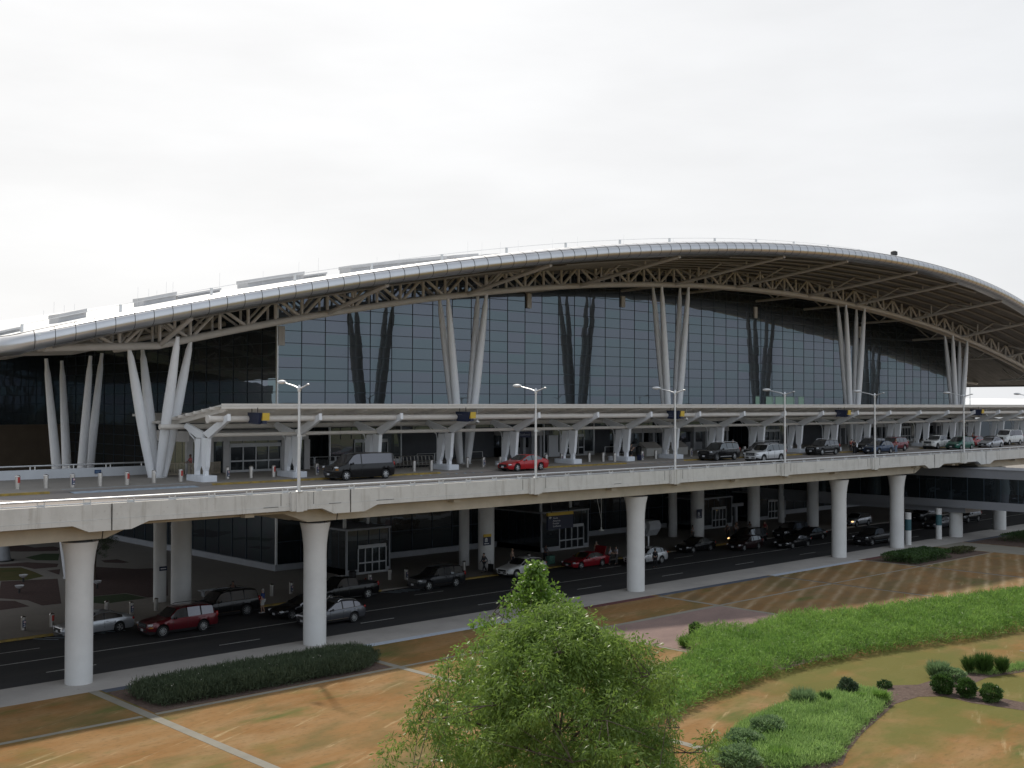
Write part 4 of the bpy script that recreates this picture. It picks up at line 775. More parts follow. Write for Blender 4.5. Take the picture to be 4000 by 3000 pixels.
for x, y, rz, l in ((56.3, 86.2, 0, 'steel crowd barrier behind the black van, first from the left'), (58.5, 86.2, 0, 'steel crowd barrier behind the black van, second from the left'), (60.7, 86.2, 0, 'steel crowd barrier behind the black van, third from the left'), (62.9, 86.2, 0, 'steel crowd barrier behind the black van, fourth from the left'), (69.4, 85.6, 0, 'steel crowd barrier behind the luggage trolleys, left one'), (71.7, 85.8, 0, 'steel crowd barrier behind the luggage trolleys, middle one'), (75.5, 85.6, 0, 'steel crowd barrier right of the third column cluster'), (95.9, 86.0, 0, 'steel crowd barrier left of the person looking at a phone'), (98.2, 86.0, 0, 'steel crowd barrier behind the person looking at a phone'), (115.5, 86, 0, 'steel crowd barrier behind the black SUV with chrome trim')):
    o = bp if bp and False else (mk_barr() if bp is None else copy_tree(bp)); bp = bp or o
    o.location = (x, y, UZ(y)); o.rotation_euler.z = rz; tag(o, l, 'barrier', 'steel crowd barriers on the upper pavement')
wood = mat('weathered_slats', (0.30, 0.26, 0.20), 0.8, nz=(3, 0.3))
for i, (x, y, rz, l) in enumerate(((42.9, 84.2, -0.35, 'slatted brown barrier panel left of the white column cluster'), (44.6, 82.9, -0.05, 'slatted brown barrier panel in front of the white column cluster'), (46.2, 83.6, 0.5, 'slatted brown barrier panel beside the person in pink'))):
    r = empty('slatted_barrier', (x, y, UZ(y)), rz, l, 'barrier', 'slatted barriers round the column foot'); b = MB(); b.bb(-0.95, 0.95, -0.03, 0.03, 0.95, 1.03); b.bb(-0.95, 0.95, -0.03, 0.03, 0.1, 0.18)
    for xx in (-0.92, 0.92): b.bb(xx-0.03, xx+0.03, -0.035, 0.035, 0, 1.03)
    b.build('frame', wood, r); b = MB()
    for xx in np.linspace(-0.82, 0.82, 15): b.box((xx, 0, 0.56), (0.06, 0.02, 0.78))
    b.build('slats', wood, r)
tp = None
for i in range(13):
    x, y = 62.7+0.40*i, 82.4-0.03*i
    if tp is None:
        tp = empty('luggage_trolley'); b = MB()
        for s in (-0.3, 0.3): b.tube([(0.35, s, 0.2), (-0.3, s, 0.2), (-0.42, s, 1.0)], 0.022, 6)
        b.tube([(-0.42, -0.3, 1.0), (-0.46, 0, 1.03), (-0.42, 0.3, 1.0)], 0.025, 6); b.tube([(-0.34, -0.3, 0.55), (-0.34, 0.3, 0.55)], 0.018, 6); b.build('frame', steel, tp)
        b = MB(); b.bb(-0.28, 0.4, -0.28, 0.28, 0.19, 0.215); b.build('tray', dark_metal, tp)
        for px, py in ((0.3, 0.2), (-0.25, 0.26), (-0.25, -0.26)):
            b = MB(); b.lathe([(0.085, -0.03), (0.085, 0.03)], (px, py, 0.085), 10, axis='y'); b.build('wheel', black, tp)
        o = tp
    else: o = copy_tree(tp)
    o.location = (x, y, UZ(y)); o.rotation_euler.z = 0; tag(o, ('steel luggage trolley at the left end of the nested row' if i == 0 else 'steel luggage trolley at the right end of the nested row' if i == 12 else 'steel luggage trolley nested inside the row beside the black van'), 'trolley', 'nested luggage trolleys' if 0 < i < 12 else None)
for x, l in ((99.0, 'grey slope topped check-in counter, left of the pair'), (103.6, 'grey slope topped check-in counter, right of the pair')):
    r = empty('check_in_counter', (x, 83.0, UZ(83)), 0, l, 'counter', 'kerbside check-in counters'); b = MB(); b.bb(-1.3, 1.3, -0.5, 0.5, 0, 0.85); b.build('cabinet', mat('counter_cream', (0.50, 0.49, 0.46), 0.6), r)
    b = MB(); b.prism_x([(-0.55, 0.86), (0.5, 1.5), (0.55, 1.5), (0.55, 0.86)], -1.35, 1.35); b.build('sloped_top', mat('counter_taupe', (0.26, 0.24, 0.22), 0.6), r)
for x, y, z, l in ((97.6, 83.5, UZ(83.5), 'dark rubbish bin beside the check-in counters'), (44.0, 84.2, 0.05, 'grey litter bin beside the bench in the lower court'), (57.4, 80.5, 0.05, 'small dark bin near the black pickup truck')):
    r = empty('litter_bin', (x, y, z), 0, l, 'bin'); b = MB(); b.lathe([(0.30, 0), (0.32, 0.9)], n=14); b.build('body', black if x != 44.0 else plinth_m, r, smooth=40); b = MB(); b.lathe([(0.34, 0.901), (0.34, 0.97), (0.2, 1.1)], n=14); b.build('lid', black, r, smooth=40)
r = empty('bench', (45.9, 83.0, 0.05), 0.0, 'pale backless bench in the lower court', 'bench'); b = MB(); b.bb(-1.2, 1.2, -0.25, 0.25, 0.42, 0.5); b.build('seat', plinth_m, r)
for s in (-0.9, 0.9):
    b = MB(); b.bb(s-0.06, s+0.06, -0.2, 0.2, 0, 0.419); b.build('leg', plinth_m, r)
for x, y, l in ((40.6, 92.3, 'shallow white bowl uplight on the dark mulch, right of the near left column'), (35.1, 94.2, 'shallow white bowl uplight nearest the road in the court'), (37.5, 99.8, 'shallow white bowl uplight farther back beside the grass mound')):
    r = empty('bowl_light', (x, y, 0.06), 0, l, 'garden light', 'white bowl uplights in the court'); b = MB(); b.lathe([(0.08, 0), (0.08, 0.35)], n=8); b.build('stem', dark_metal, r); b = MB(); b.lathe([(0.08, 0.35), (0.28, 0.48), (0.36, 0.62), (0.33, 0.62), (0.1, 0.5)], n=14); b.build('bowl', sign_white, r, smooth=40)
r = empty('cone_lamp_base', (41.1, 114.6, 0.05), 0, 'tall pale cone standing on the round pad in the court', 'lamp'); b = MB(); b.lathe([(0.75, 0), (0.32, 3.4), (0.2, 3.5)], n=16); b.build('cone', plinth_m, r, smooth=40); b = MB(); b.lathe([(1.0, 0), (1.0, 0.1)], n=20); b.build('foot', dark_metal, r)
# ------------------------------------------------------------------ footbridge under the deck on the right
r = empty('footbridge', (129.5, 62, 0), 0, 'grey metal and dark glass footbridge passing under the roadway on the right', 'footbridge')
def Pb(b, n_, m): return rel(b.build(n_, m), r)
bm_ = mat('bridge_cladding', (0.27, 0.28, 0.305), 0.45, metal=0.2, nz=(0.5, 0.06))
b = MB(); b.bb(127, 132, 12, 91, 6.92, 7.86); b.bb(126.9, 132.1, 12, 91, 7.865, 7.95); Pb(b, 'roof_band', bm_)
b = MB(); b.bb(127, 132, 12, 91, 3.45, 4.32); b.bb(127.6, 131.4, 61, 91, 2.85, 3.44); Pb(b, 'floor_band', bm_)
b = MB(); b.add([(127.1, 12, 4.32), (127.1, 91, 4.32), (127.1, 91, 6.92), (127.1, 12, 6.92), (131.9, 12, 4.32), (131.9, 91, 4.32), (131.9, 91, 6.92), (131.9, 12, 6.92)], [(0, 1, 2, 3), (4, 5, 6, 7)]); g_ = Pb(b, 'bridge_glass', curtain_glass('bridge_glass_mat', fac=0.14, px=1.9, pz=5))
b = MB()
for y in np.arange(13, 91, 1.9): b.bb(127.06, 127.09, y-0.03, y+0.03, 4.32, 6.92)
for y in np.arange(14, 90, 5.7): b.tube([(127.5, y, 4.35), (127.5, y+5.7, 6.9)], 0.05, 4)
b.build('mullion', dark_frame).parent = g_
for x, y, h in ((128.6, 62.6, 2.84), (139.9, 62.6, 7.6), (129.5, 30, 3.4)): b = MB(); b.lathe([(0.74, -0.1), (0.74, h)], (x, y, 0), 22); Pb(b, 'pier', conc_pier)
teal = mat('teal_band_paint', (0.04, 0.115, 0.135), 0.6)
for x, y, l in ((117.4, 62.5, 'slim pale round post with a teal band left of the footbridge pier'), (124.9, 62.8, 'slim pale round post with a teal band just before the footbridge pier')):
    e = empty('banded_post', (x, y, 0), 0, l, 'post', 'teal banded posts near the footbridge'); b = MB(); b.lathe([(0.33, -0.05), (0.33, 1.55)], n=14); b.lathe([(0.33, 2.75), (0.33, 3.45)], n=14); b.build('post', conc_pier, e); b = MB(); b.lathe([(0.335, 1.551), (0.335, 2.749)], n=14); b.build('teal_band', teal, e)
# far concourse roof and mast seen beyond the right end
r = empty('concourse_building', (380, 185, 0), 0, 'long low white roofed concourse far beyond the right end of the terminal', 'building')
b = MB(); prf = [(150, 0), (150, 14.5), (155, 16.2), (163, 17.0), (172, 16.6), (184, 15.0), (184, 0)]; b.prism_x(prf, 285, 470); rel(b.build('roof', mat('concourse_white', (0.82, 0.82, 0.81), 0.6, nz=(0.1, 0.04))), r)
b = MB(); b.bb(285, 470, 149.9, 149.99, 2, 11); rel(b.build('window_band', dark_frame), r)
r = empty('mast_light', (318, 150.5, 0), 0, 'slender mast light rising above the far concourse roof', 'mast'); b = MB(); b.lathe([(0.2, 0), (0.12, 20.5)], n=8); b.build('pole', galv, r); b = MB(); b.bb(-0.9, 0.9, -0.1, 0.1, 20.4, 20.7); b.build('lamp_head', galv, r)
# ------------------------------------------------------------------ vehicles
def interp(pts, x):
    if x <= pts[0][0]: return pts[0][1]
    for (a, va), (b_, vb) in zip(pts[:-1], pts[1:]):
        if x <= b_: return va+(vb-va)*(x-a)/(b_-a) if b_ > a else vb
    return pts[-1][1]
K = {}
# x runs from the front bumper to the tail; top = roof line, belt = window sill, g = cowl, roof front, roof rear, tail glass base
K['sedan'] = dict(L=4.9, hw=0.92, wr=0.335, ax=(0.95, 3.82), zb=0.20, top=[(0, .56), (.08, .66), (.5, .77), (1.2, .92), (1.5, .97), (2.3, 1.38), (2.75, 1.45), (3.2, 1.43), (3.6, 1.35), (4.3, 1.06), (4.7, 1.03), (4.9, .88)], belt=[(0, .60), (1.4, .90), (4.3, .98), (4.9, .86)], g=(1.5, 2.3, 3.5, 4.25), pil=[2.78], gl=(1.62, 4.02))
K['coupe'] = dict(K['sedan'], L=4.75, top=[(0, .52), (.08, .62), (.5, .74), (1.3, .88), (1.55, .93), (2.4, 1.30), (2.75, 1.36), (3.1, 1.33), (4.1, 1.02), (4.55, 1.0), (4.75, .85)], g=(1.55, 2.4, 3.2, 4.1), pil=[3.0], gl=(1.7, 3.75))
K['suv'] = dict(L=5.0, hw=0.98, wr=0.385, ax=(0.95, 3.85), zb=0.27, top=[(0, .70), (.06, .95), (.5, 1.04), (1.2, 1.12), (1.42, 1.16), (2.05, 1.70), (2.5, 1.78), (3.6, 1.78), (4.55, 1.72), (4.93, 1.14), (5.0, .95)], belt=[(0, .80), (1.4, 1.10), (4.9, 1.16), (5, 1.0)], g=(1.42, 2.05, 4.55, 4.93), pil=[2.72, 3.72], gl=(1.55, 4.62), rails=True, clad=True)
K['bigsuv'] = dict(K['suv'], L=5.25, hw=1.01, wr=0.40, ax=(1.0, 4.05), top=[(0, .80), (.05, 1.08), (.5, 1.13), (1.3, 1.19), (1.5, 1.22), (2.1, 1.80), (2.6, 1.89), (4.2, 1.88), (4.95, 1.80), (5.19, 1.2), (5.25, 1.0)], belt=[(0, .90), (1.5, 1.17), (5.2, 1.22), (5.25, 1.05)], g=(1.5, 2.1, 4.95, 5.19), pil=[2.85, 3.9], gl=(1.65, 5.0))
K['cross'] = dict(L=4.75, hw=0.94, wr=0.36, ax=(0.92, 3.68), zb=0.24, top=[(0, .62), (.08, .82), (.5, .92), (1.2, 1.03), (1.42, 1.07), (2.25, 1.54), (2.7, 1.62), (3.4, 1.60), (4.05, 1.50), (4.6, 1.12), (4.75, .90)], belt=[(0, .70), (1.4, 1.02), (4.6, 1.12), (4.75, .92)], g=(1.42, 2.25, 4.05, 4.6), pil=[2.75, 3.72], gl=(1.56, 4.25), rails=True, clad=True)
K['hatch'] = dict(K['cross'], L=4.3, hw=0.9, wr=0.33, ax=(0.85, 3.4), top=[(0, .58), (.08, .74), (.5, .84), (1.1, .95), (1.3, .99), (2.1, 1.45), (2.5, 1.51), (3.3, 1.48), (3.85, 1.38), (4.22, 1.02), (4.3, .85)], belt=[(0, .66), (1.3, .95), (4.2, 1.03), (4.3, .88)], g=(1.3, 2.1, 3.85, 4.22), pil=[2.55, 3.45], gl=(1.42, 4.0), rails=False, clad=False)
K['minivan'] = dict(K['suv'], L=4.95, hw=0.98, wr=0.33, ax=(0.95, 3.95), zb=0.22, top=[(0, .56), (.1, .76), (.5, .88), (1.0, 1.02), (1.15, 1.06), (2.1, 1.66), (2.6, 1.72), (3.8, 1.72), (4.6, 1.66), (4.9, 1.08), (4.95, .85)], belt=[(0, .66), (1.15, 1.00), (4.9, 1.05), (4.95, .9)], g=(1.15, 2.1, 4.6, 4.9), pil=[2.6, 3.72], gl=(1.4, 4.65), rails=False, clad=False)
K['van'] = dict(L=5.75, hw=1.0, wr=0.38, ax=(1.0, 4.75), zb=0.28, top=[(0, .78), (.05, 1.02), (.5, 1.14), (.95, 1.26), (1.05, 1.30), (1.75, 1.96), (2.1, 2.07), (3.5, 2.09), (5.4, 2.06), (5.68, 1.96), (5.72, 1.3), (5.75, 1.0)], belt=[(0, .95), (1.05, 1.24), (5.7, 1.27), (5.75, 1.1)], g=(1.05, 1.75, 5.6, 5.71), pil=[2.45], gl=(1.25, 5.45), clad=False)
K['transit'] = dict(L=5.95, hw=1.03, wr=0.36, ax=(1.0, 4.6), zb=0.30, top=[(0, .80), (.05, 1.10), (.4, 1.22), (.85, 1.40), (1.0, 1.46), (1.75, 2.14), (2.1, 2.22), (3.5, 2.24), (5.7, 2.20), (5.88, 2.12), (5.93, 1.4), (5.95, 1.0)], belt=[(0, 1.0), (1.0, 1.38), (5.9, 1.40), (5.95, 1.2)], g=(1.0, 1.75, 5.8, 5.92), pil=[2.4, 2.9], gl=(1.3, 5.5), clad=True)
K['pickup'] = dict(L=5.7, hw=0.99, wr=0.39, ax=(0.98, 4.55), zb=0.32, top=[(0, .80), (.05, 1.04), (.5, 1.10), (1.4, 1.17), (1.58, 1.20), (2.15, 1.74), (2.5, 1.82), (3.3, 1.80), (3.62, 1.70), (3.72, 1.24), (3.8, 1.20), (5.6, 1.22), (5.7, 1.10)], belt=[(0, .92), (1.5, 1.14), (3.7, 1.18), (5.65, 1.18), (5.7, 1.06)], g=(1.58, 2.15, 3.62, 3.74), pil=[2.75], gl=(1.7, 3.62), bed=(3.85, 5.58))
TYRE = mat('tyre_rubber', (0.016, 0.016, 0.017), 0.8); RIM = mat('alloy_rim', (0.62, 0.63, 0.64), 0.28, metal=0.9); CARGLASS = curtain_glass('car_window_glass', refl=(0.75, 0.8, 0.85), fac=0.13, base=(0.012, 0.014, 0.016), px=50, pz=50, tilt=0.0)
LAMP = mat('headlight_lens', (0.62, 0.64, 0.66), 0.12, spec=0.8); TAIL = mat('tail_light_lens', (0.28, 0.012, 0.010), 0.2); CHROME = mat('chrome_trim', (0.75, 0.76, 0.77), 0.15, metal=1.0)
LIT = mat('lit_headlight', (0.9, 0.7, 0.4), 0.2, emit=(1.0, 0.62, 0.25, 2.2)); AMBER = mat('amber_marker', (0.55, 0.22, 0.02), 0.3); PLATE = mat('plate_white', (0.55, 0.56, 0.58), 0.5)
PAINT = {}
def paint(n, c, metal=0.25, rough=0.30):
    if n not in PAINT:
        PAINT[n] = mat('paint_'+n, c, rough, metal=metal, coat=0.35 if max(c) < 0.06 else 0.7, spec=0.3, nz=(0.8, 0.03))
    return PAINT[n]
wheel_cache = {}
def wheel_meshes(r, style):
    if (r, style) in wheel_cache: return wheel_cache[(r, style)]
    ty = MB(); w = 0.115; ty.lathe([(r*0.66, -w), (r*0.9, -w), (r*0.98, -w*0.75), (r, -w*0.4), (r, w*0.4), (r*0.98, w*0.75), (r*0.9, w), (r*0.66, w)], n=22, axis='y', cap=False); t = ty.build('tyre', TYRE, smooth=40)
    rm = MB(); rm.lathe([(r*0.66, w*0.9), (r*0.62, w*0.9), (r*0.60, w*0.5)], n=22, axis='y', cap=False); rm.mi = 1; rm.lathe([(r*0.6, w*0.25), (0.001, w*0.25)], n=22, axis='y', cap=False); rm.mi = 0
    ns = {'a': 5, 'b': 10, 'c': 6}[style]
    for k in range(ns):
        a = 2*PI*k/ns; wd = 0.16*r if style != 'b' else 0.09*r
        d = Vector((math.cos(a), 0, math.sin(a))); pq = Vector((-math.sin(a), 0, math.cos(a)))
        c0, c1 = d*r*0.08, d*r*0.62
        rm.add([c0+pq*wd+Vector((0, w*0.78, 0)), c0-pq*wd+Vector((0, w*0.78, 0)), c1-pq*wd*0.8+Vector((0, w*0.72, 0)), c1+pq*wd*0.8+Vector((0, w*0.72, 0))], [(0, 1, 2, 3)])
    rm.lathe([(r*0.17, w*0.6), (r*0.16, w*0.86), (0.001, w*0.88)], n=12, axis='y', cap=False)
    q = rm.build('rim', [RIM, black], smooth=40)
    wheel_cache[(r, style)] = (t.data, q.data); bpy.data.objects.remove(t); bpy.data.objects.remove(q); return wheel_cache[(r, style)]
def vehicle(kind, nm, label, cat, x, y, z, col, head=PI, style='a', lit=0, group=None, amber=False, chrome=False, sc=1.0, cladm=None, scale=None):
    k = K[kind]; L, hw, wr = k['L'], k['hw'], k['wr']
    root = empty(nm, (x, y, z), head, label, cat, group)
    xs = set([0, 0.04, L]+[p[0] for p in k['top']]+list(k['g']))
    ar = wr*1.17
    for a in k['ax']:
        for f in (-1.02, -1, -0.92, -0.72, -0.42, 0, 0.42, 0.72, 0.92, 1, 1.02): xs.add(a+ar*f)
    for p in k['pil']: xs.add(p-0.05); xs.add(p+0.05)
    xs.add(k['gl'][0]); xs.add(k['gl'][1]); xs.add((k['g'][0]+k['g'][1])/2)
    xs = sorted(q for q in xs if 0 <= q <= L); xx = [xs[0]]
    for q in xs[1:]:
        if q-xx[-1] > 0.018: xx.append(q)
    xx[-1] = L
    plan = [(0, hw*0.70), (0.06, hw*0.80), (0.25, hw*0.93), (0.6, hw*0.985), (1.2, hw), (L-1.2, hw), (L-0.4, hw*0.97), (L-0.08, hw*0.90), (L, hw*0.84)]
    cowl, rf, rr, rb = k['g']; rings = []
    for q in xx:
        w = interp(plan, q); zt = interp(k['top'], q); zbelt = min(interp(k['belt'], q), zt-0.03); zl = k['zb']+(0.12 if q < 0.05 else 0.03 if q < 0.2 else 0)+(0.10 if q > L-0.05 else 0)
        arch = 0
        for a in k['ax']:
            if abs(q-a) < ar: arch = wr+math.sqrt(max(0, ar*ar-(q-a)**2))
        z0 = max(zl, arch); z1 = max(zl+0.14, arch+0.03); z2 = max(zl+(zbelt-zl)*0.5, arch+0.05); z3 = max(zbelt-0.10, z2+0.02); fl = 0.02 if arch else 0
        r_ = [(w*0.93+fl, z0), (w*0.975+fl, z1), (w+fl*0.5, z2), (w*0.985, z3), (w*0.945, max(zbelt, z3+0.01))]
        if zt > zbelt+0.12:
            wt = max(w*0.945-(zt-zbelt)*(0.30 if L < 5.6 or kind == 'pickup' else 0.16), w*0.62); h = zt-zbelt
            r_ += [((w*0.93+wt)/2, zbelt+h*0.46), (wt, zt-min(0.075, h*0.3)), (wt*0.90, zt-0.022), (0, zt)]
        else: r_ += [(w*0.90, zbelt+(zt-zbelt)*0.5), (w*0.82, zt-0.012), (w*0.5, zt-0.004), (0, zt)]
        rings.append(r_)
    # build cells; glass cells go to their own meshes
    body = MB(); G = {'windshield': MB(), 'rear_window': MB(), 'side_window': [MB(), MB()]}
    nj = 9
    cx0 = L/2
    def pt(i, j, s): w, z_ = rings[i][j]; return (cx0-xx[i], s*w, z_)
    for s in (1, -1):
        for i in range(len(xx)-1):
            mid = (xx[i]+xx[i+1])/2
            for j in range(nj-1):
                vs = [pt(i, j, s), pt(i+1, j, s), pt(i+1, j+1, s), pt(i, j+1, s)]
                tgt = body; body.mi = 1 if (j == 0 and k.get('clad')) else 0
                if j in (4, 5) and k['gl'][0] < mid < k['gl'][1] and not any(abs(mid-p) < 0.05 for p in k['pil']): tgt = G['side_window'][0 if s > 0 else 1]
                elif j in (4, 5) and k['gl'][0] < mid < k['gl'][1]: body.mi = 2
                elif j == 7 and cowl < mid < rf: tgt = G['windshield']
                elif j == 7 and rr < mid < rb: tgt = G['rear_window']
                tgt.add(vs, [(0, 1, 2, 3)])
    body.mi = 0
    for i in (0, len(xx)-1):
        ring = [pt(i, j, 1) for j in range(nj)]+[pt(i, j, -1) for j in range(nj-2, -1, -1)]; body.add(ring, [tuple(range(len(ring)))])
    pm = paint(*col); clm = cladm or black
    o = body.build('body', [pm, clm, black], root)
    bm = bmesh.new(); bm.from_mesh(o.data); bmesh.ops.remove_doubles(bm, verts=bm.verts, dist=0.002); bmesh.ops.recalc_face_normals(bm, faces=bm.faces); bm.to_mesh(o.data); bm.free()
    o.data.polygons.foreach_set('use_smooth', [True]*len(o.data.polygons)); o.data.set_sharp_from_angle(angle=math.radians(38))
    def gfin(b, n_):
        if not b.f: return
        q = b.build(n_, CARGLASS, root); bm = bmesh.new(); bm.from_mesh(q.data); bmesh.ops.remove_doubles(bm, verts=bm.verts, dist=0.002); bm.normal_update()
        for f in bm.faces:      # outward normals
            c_ = f.calc_center_median()
            if f.normal.dot(c_-Vector((c_.x*0.6, 0, 0.9))) < 0: f.normal_flip()
        bm.to_mesh(q.data); bm.free(); me = q.data
        me.polygons.foreach_set('use_smooth', [True]*len(me.polygons))
    gfin(G['windshield'], 'windshield'); gfin(G['rear_window'], 'rear_window'); gfin(G['side_window'][0], 'side_window'); gfin(G['side_window'][1], 'side_window')
    b = MB(); b.bb(-(L/2-0.15), L/2-0.15, -(hw-0.26), hw-0.26, 0.2, 0.62); b.bb(-(L/2-0.5), L/2-1.5, -(hw-0.12), hw-0.12, wr*2+0.06, wr*2+0.10); b.build('underbody', black, root)
    tm, rmh = wheel_meshes(wr, style)
    for a in k['ax']:
        for s in (1, -1):
            t = bpy.data.objects.new('wheel', tm); COL.objects.link(t); t.parent = root; t.location = (cx0-a, s*(hw-0.105), wr); t.rotation_euler.z = 0 if s > 0 else PI
            r_ = bpy.data.objects.new('rim', rmh); COL.objects.link(r_); r_.parent = t
    hz = interp(k['belt'], 0.3)-0.05 if kind not in ('bigsuv', 'suv', 'pickup', 'transit', 'van') else interp(k['belt'], 0.3)-0.02
    big = kind in ('bigsuv', 'suv', 'pickup', 'van', 'transit')
    for s in (1, -1):
        b = MB(); b.ell((cx0-0.17, s*hw*0.80, hz), (0.19, 0.16, 0.075 if not big else 0.085)); b.build('headlight', LIT if lit else LAMP, root, smooth=60)
        b = MB(); b.ell((-cx0+0.10, s*hw*0.83, interp(k['belt'], L-0.2)-0.09), (0.11, 0.10, 0.10 if not big else 0.2)); b.build('tail_light', TAIL, root, smooth=60)
        if amber: b = MB(); b.ell((cx0-0.20, s*hw*0.84, hz-0.17), (0.17, 0.13, 0.045)); b.build('amber_light', AMBER, root, smooth=60)
        b = MB(); bz = interp(k['belt'], k['gl'][0]+0.3); b.ell((cx0-k['gl'][0]-0.28, s*(hw+0.10), bz+0.06), (0.07, 0.12, 0.085)); b.tube([(cx0-k['gl'][0]-0.28, s*(hw-0.06), bz-0.0), (cx0-k['gl'][0]-0.28, s*(hw+0.06), bz+0.03)], 0.03, 5); b.build('mirror', pm if not big else black, root, smooth=60)
        b = MB()
        for p in k['pil']: b.box((cx0-p-0.16, s*(hw*0.992), interp(k['belt'], p)-0.14), (0.17, 0.03, 0.03))
        b.build('door_handle', CHROME if chrome else pm, root)
        # shut lines of the doors
        b = MB(); z0 = k['zb']+0.16
        for p in [k['gl'][0]+0.12]+k['pil']: b.bb(cx0-p-0.006, cx0-p+0.006, s*(hw*0.985-0.02), s*(hw*1.0+0.003), z0+0.04, interp(k['belt'], p)-0.10)
        b.build('door_gap', black, root)
        if chrome or k.get('rails'):
            if k.get('rails'):
                b = MB(); rx0, rx1 = rf+0.2, rr-0.1; b.tube([(cx0-t, s*(hw*0.945-(interp(k['top'], t)-interp(k['belt'], t))*0.30)*0.95, interp(k['top'], t)+0.02+(0.045 if 0 < i_ < 6 else -0.02)) for i_, t in enumerate(np.linspace(rx0, rx1, 7))], 0.022, 6); b.build('roof_rail', CHROME if chrome else dark_metal, root, smooth=50)
            if chrome:
                b = MB(); b.tube([(cx0-t, s*interp(plan, t)*0.953, interp(k['belt'], t)+0.004) for t in np.linspace(k['gl'][0], k['gl'][1], 8)], 0.014, 5); b.tube([(cx0-t, s*(hw*0.985+0.012), k['zb']+0.17) for t in (k['ax'][0]+ar+0.1, k['ax'][1]-ar-0.1)], 0.022, 5); b.build('chrome_strip', CHROME, root)
    b = MB(); gz = hz-0.02; w0 = hw*0.52; b.box((cx0+0.004, 0, gz-0.04), (0.035, 2*w0, 0.16 if not big else 0.30)); b.box((cx0+0.002, 0, k['zb']+0.24), (0.03, hw*1.1, 0.12)); b.build('grille', black, root)
    if big or chrome:
        b = MB(); 
        for q in (-0.06, 0.03): b.box((cx0+0.02, 0, gz-0.04+q), (0.02, 2*w0*0.92, 0.022))
        b.build('grille_bar', CHROME, root)
    b = MB(); b.box((cx0+0.03, 0, k['zb']+0.22), (0.012, 0.31, 0.15)); b.build('number_plate', PLATE, root)
    b = MB(); b.box((-cx0-0.012, 0, 0.78), (0.012, 0.31, 0.15)); b.build('number_plate', PLATE, root)
    if k.get('bed'):
        b0, b1 = k['bed']; b = MB(); zt = interp(k['top'], 4.5); b.bb(cx0-b1, cx0-b0, -hw*0.74, hw*0.74, zt-0.03, zt+0.012); b.build('bed_cover', black, root)
    if scale: root.scale = (scale,)*3
    return root
BLK = ('black', (0.008, 0.008, 0.009), 0.0, 0.22); RED = ('red', (0.42, 0.012, 0.016), 0.1); MAR = ('maroon', (0.12, 0.010, 0.016), 0.3); SIL = ('silver', (0.50, 0.52, 0.55), 0.6); GRY = ('graphite', (0.10, 0.105, 0.12), 0.6)
WHT = ('pearl_white', (0.68, 0.68, 0.66), 0.0); GRN = ('green', (0.008, 0.105, 0.072), 0.2); BLU = ('blue', (0.012, 0.035, 0.085), 0.3); DGR = ('charcoal', (0.028, 0.03, 0.034), 0.4); CHP = ('bright_silver', (0.60, 0.61, 0.62), 0.4)
zd = lambda y: dz(y)
V = vehicle; g = 'vehicles on the upper deck'
V('van', 'passenger_van', 'long black passenger van with dark windows at the upper kerb', 'van', 54.05, 74.95, zd(75), BLK, style='c', amber=True, group=g)
V('sedan', 'saloon_car', 'bright red saloon on the upper deck behind a lamp post', 'car', 71.85, 74.95, zd(75), RED, style='a', group=g)
V('bigsuv', 'suv', 'black SUV with chrome trim and roof rails at the upper kerb', 'car', 100.6, 75.0, zd(75), BLK, style='b', chrome=True, group=g)
V('bigsuv', 'suv', 'silver SUV driving in the outer lane, cut off by the parapet rail', 'car', 102.2, 70.3, zd(70), CHP, style='b', lit=0, group=g)
V('suv', 'suv', 'grey SUV parked behind the silver SUV', 'car', 108.4, 75.0, zd(75), GRY, style='a', group=g)
V('suv', 'suv', 'black SUV with silver roof rails right of the silver SUV', 'car', 120.5, 74.9, zd(75), BLK, style='b', chrome=True, group=g)
V('suv', 'suv', 'very dark SUV half hidden behind the blue SUV', 'car', 131.6, 75.0, zd(75), DGR, style='a', group=g)
V('cross', 'suv', 'dark blue SUV in the middle lane behind a lamp post', 'car', 128.5, 72.2, zd(72), BLU, style='a', group=g)
V('suv', 'suv', 'maroon SUV with dark windows behind the blue SUV', 'car', 137.0, 75.0, zd(75), ('wine', (0.16, 0.016, 0.026), 0.3), style='a', group=g)
V('pickup', 'pickup_truck', 'white pickup truck on the upper deck beside the green minivan', 'pickup', 149.0, 75.0, zd(75), WHT, style='a', group=g)
V('minivan', 'minivan', 'dark green minivan on the upper deck', 'minivan', 149.5, 72.2, zd(72), GRN, style='c', group=g)
V('hatch', 'hatchback', 'red hatchback mostly hidden behind the green minivan', 'car', 160.3, 75.6, zd(75), RED, style='a', group=g)
V('sedan', 'saloon_car', 'silver saloon right of the green minivan', 'car', 159.5, 72.6, zd(72.6), SIL, style='a', group=g)
V('sedan', 'saloon_car', 'black saloon beyond the red hatchback', 'car', 165.0, 75.2, zd(75), BLK, style='a', group=g)
V('transit', 'passenger_van', 'tall white passenger van at the far right of the upper deck', 'van', 171.2, 75.2, zd(75), WHT, style='c', group=g)
g = 'vehicles on the lower road'; z0 = RZ+0.003
V('sedan', 'saloon_car', 'silver saloon half hidden behind the near left column', 'car', 32.95, 75.35, z0, SIL, style='a', group=g)
V('suv', 'suv', 'dark red SUV with lit amber lights on the lower road', 'car', 37.1, 71.75, z0, MAR, style='b', amber=True, group=g, chrome=False)
V('bigsuv', 'suv', 'black SUV with chrome sill behind the dark red SUV', 'car', 42.15, 74.95, z0, BLK, style='b', chrome=True, group=g)
V('sedan', 'saloon_car', 'black saloon in the middle lane left of the second column', 'car', 46.6, 71.3, z0, BLK, style='a', group=g)
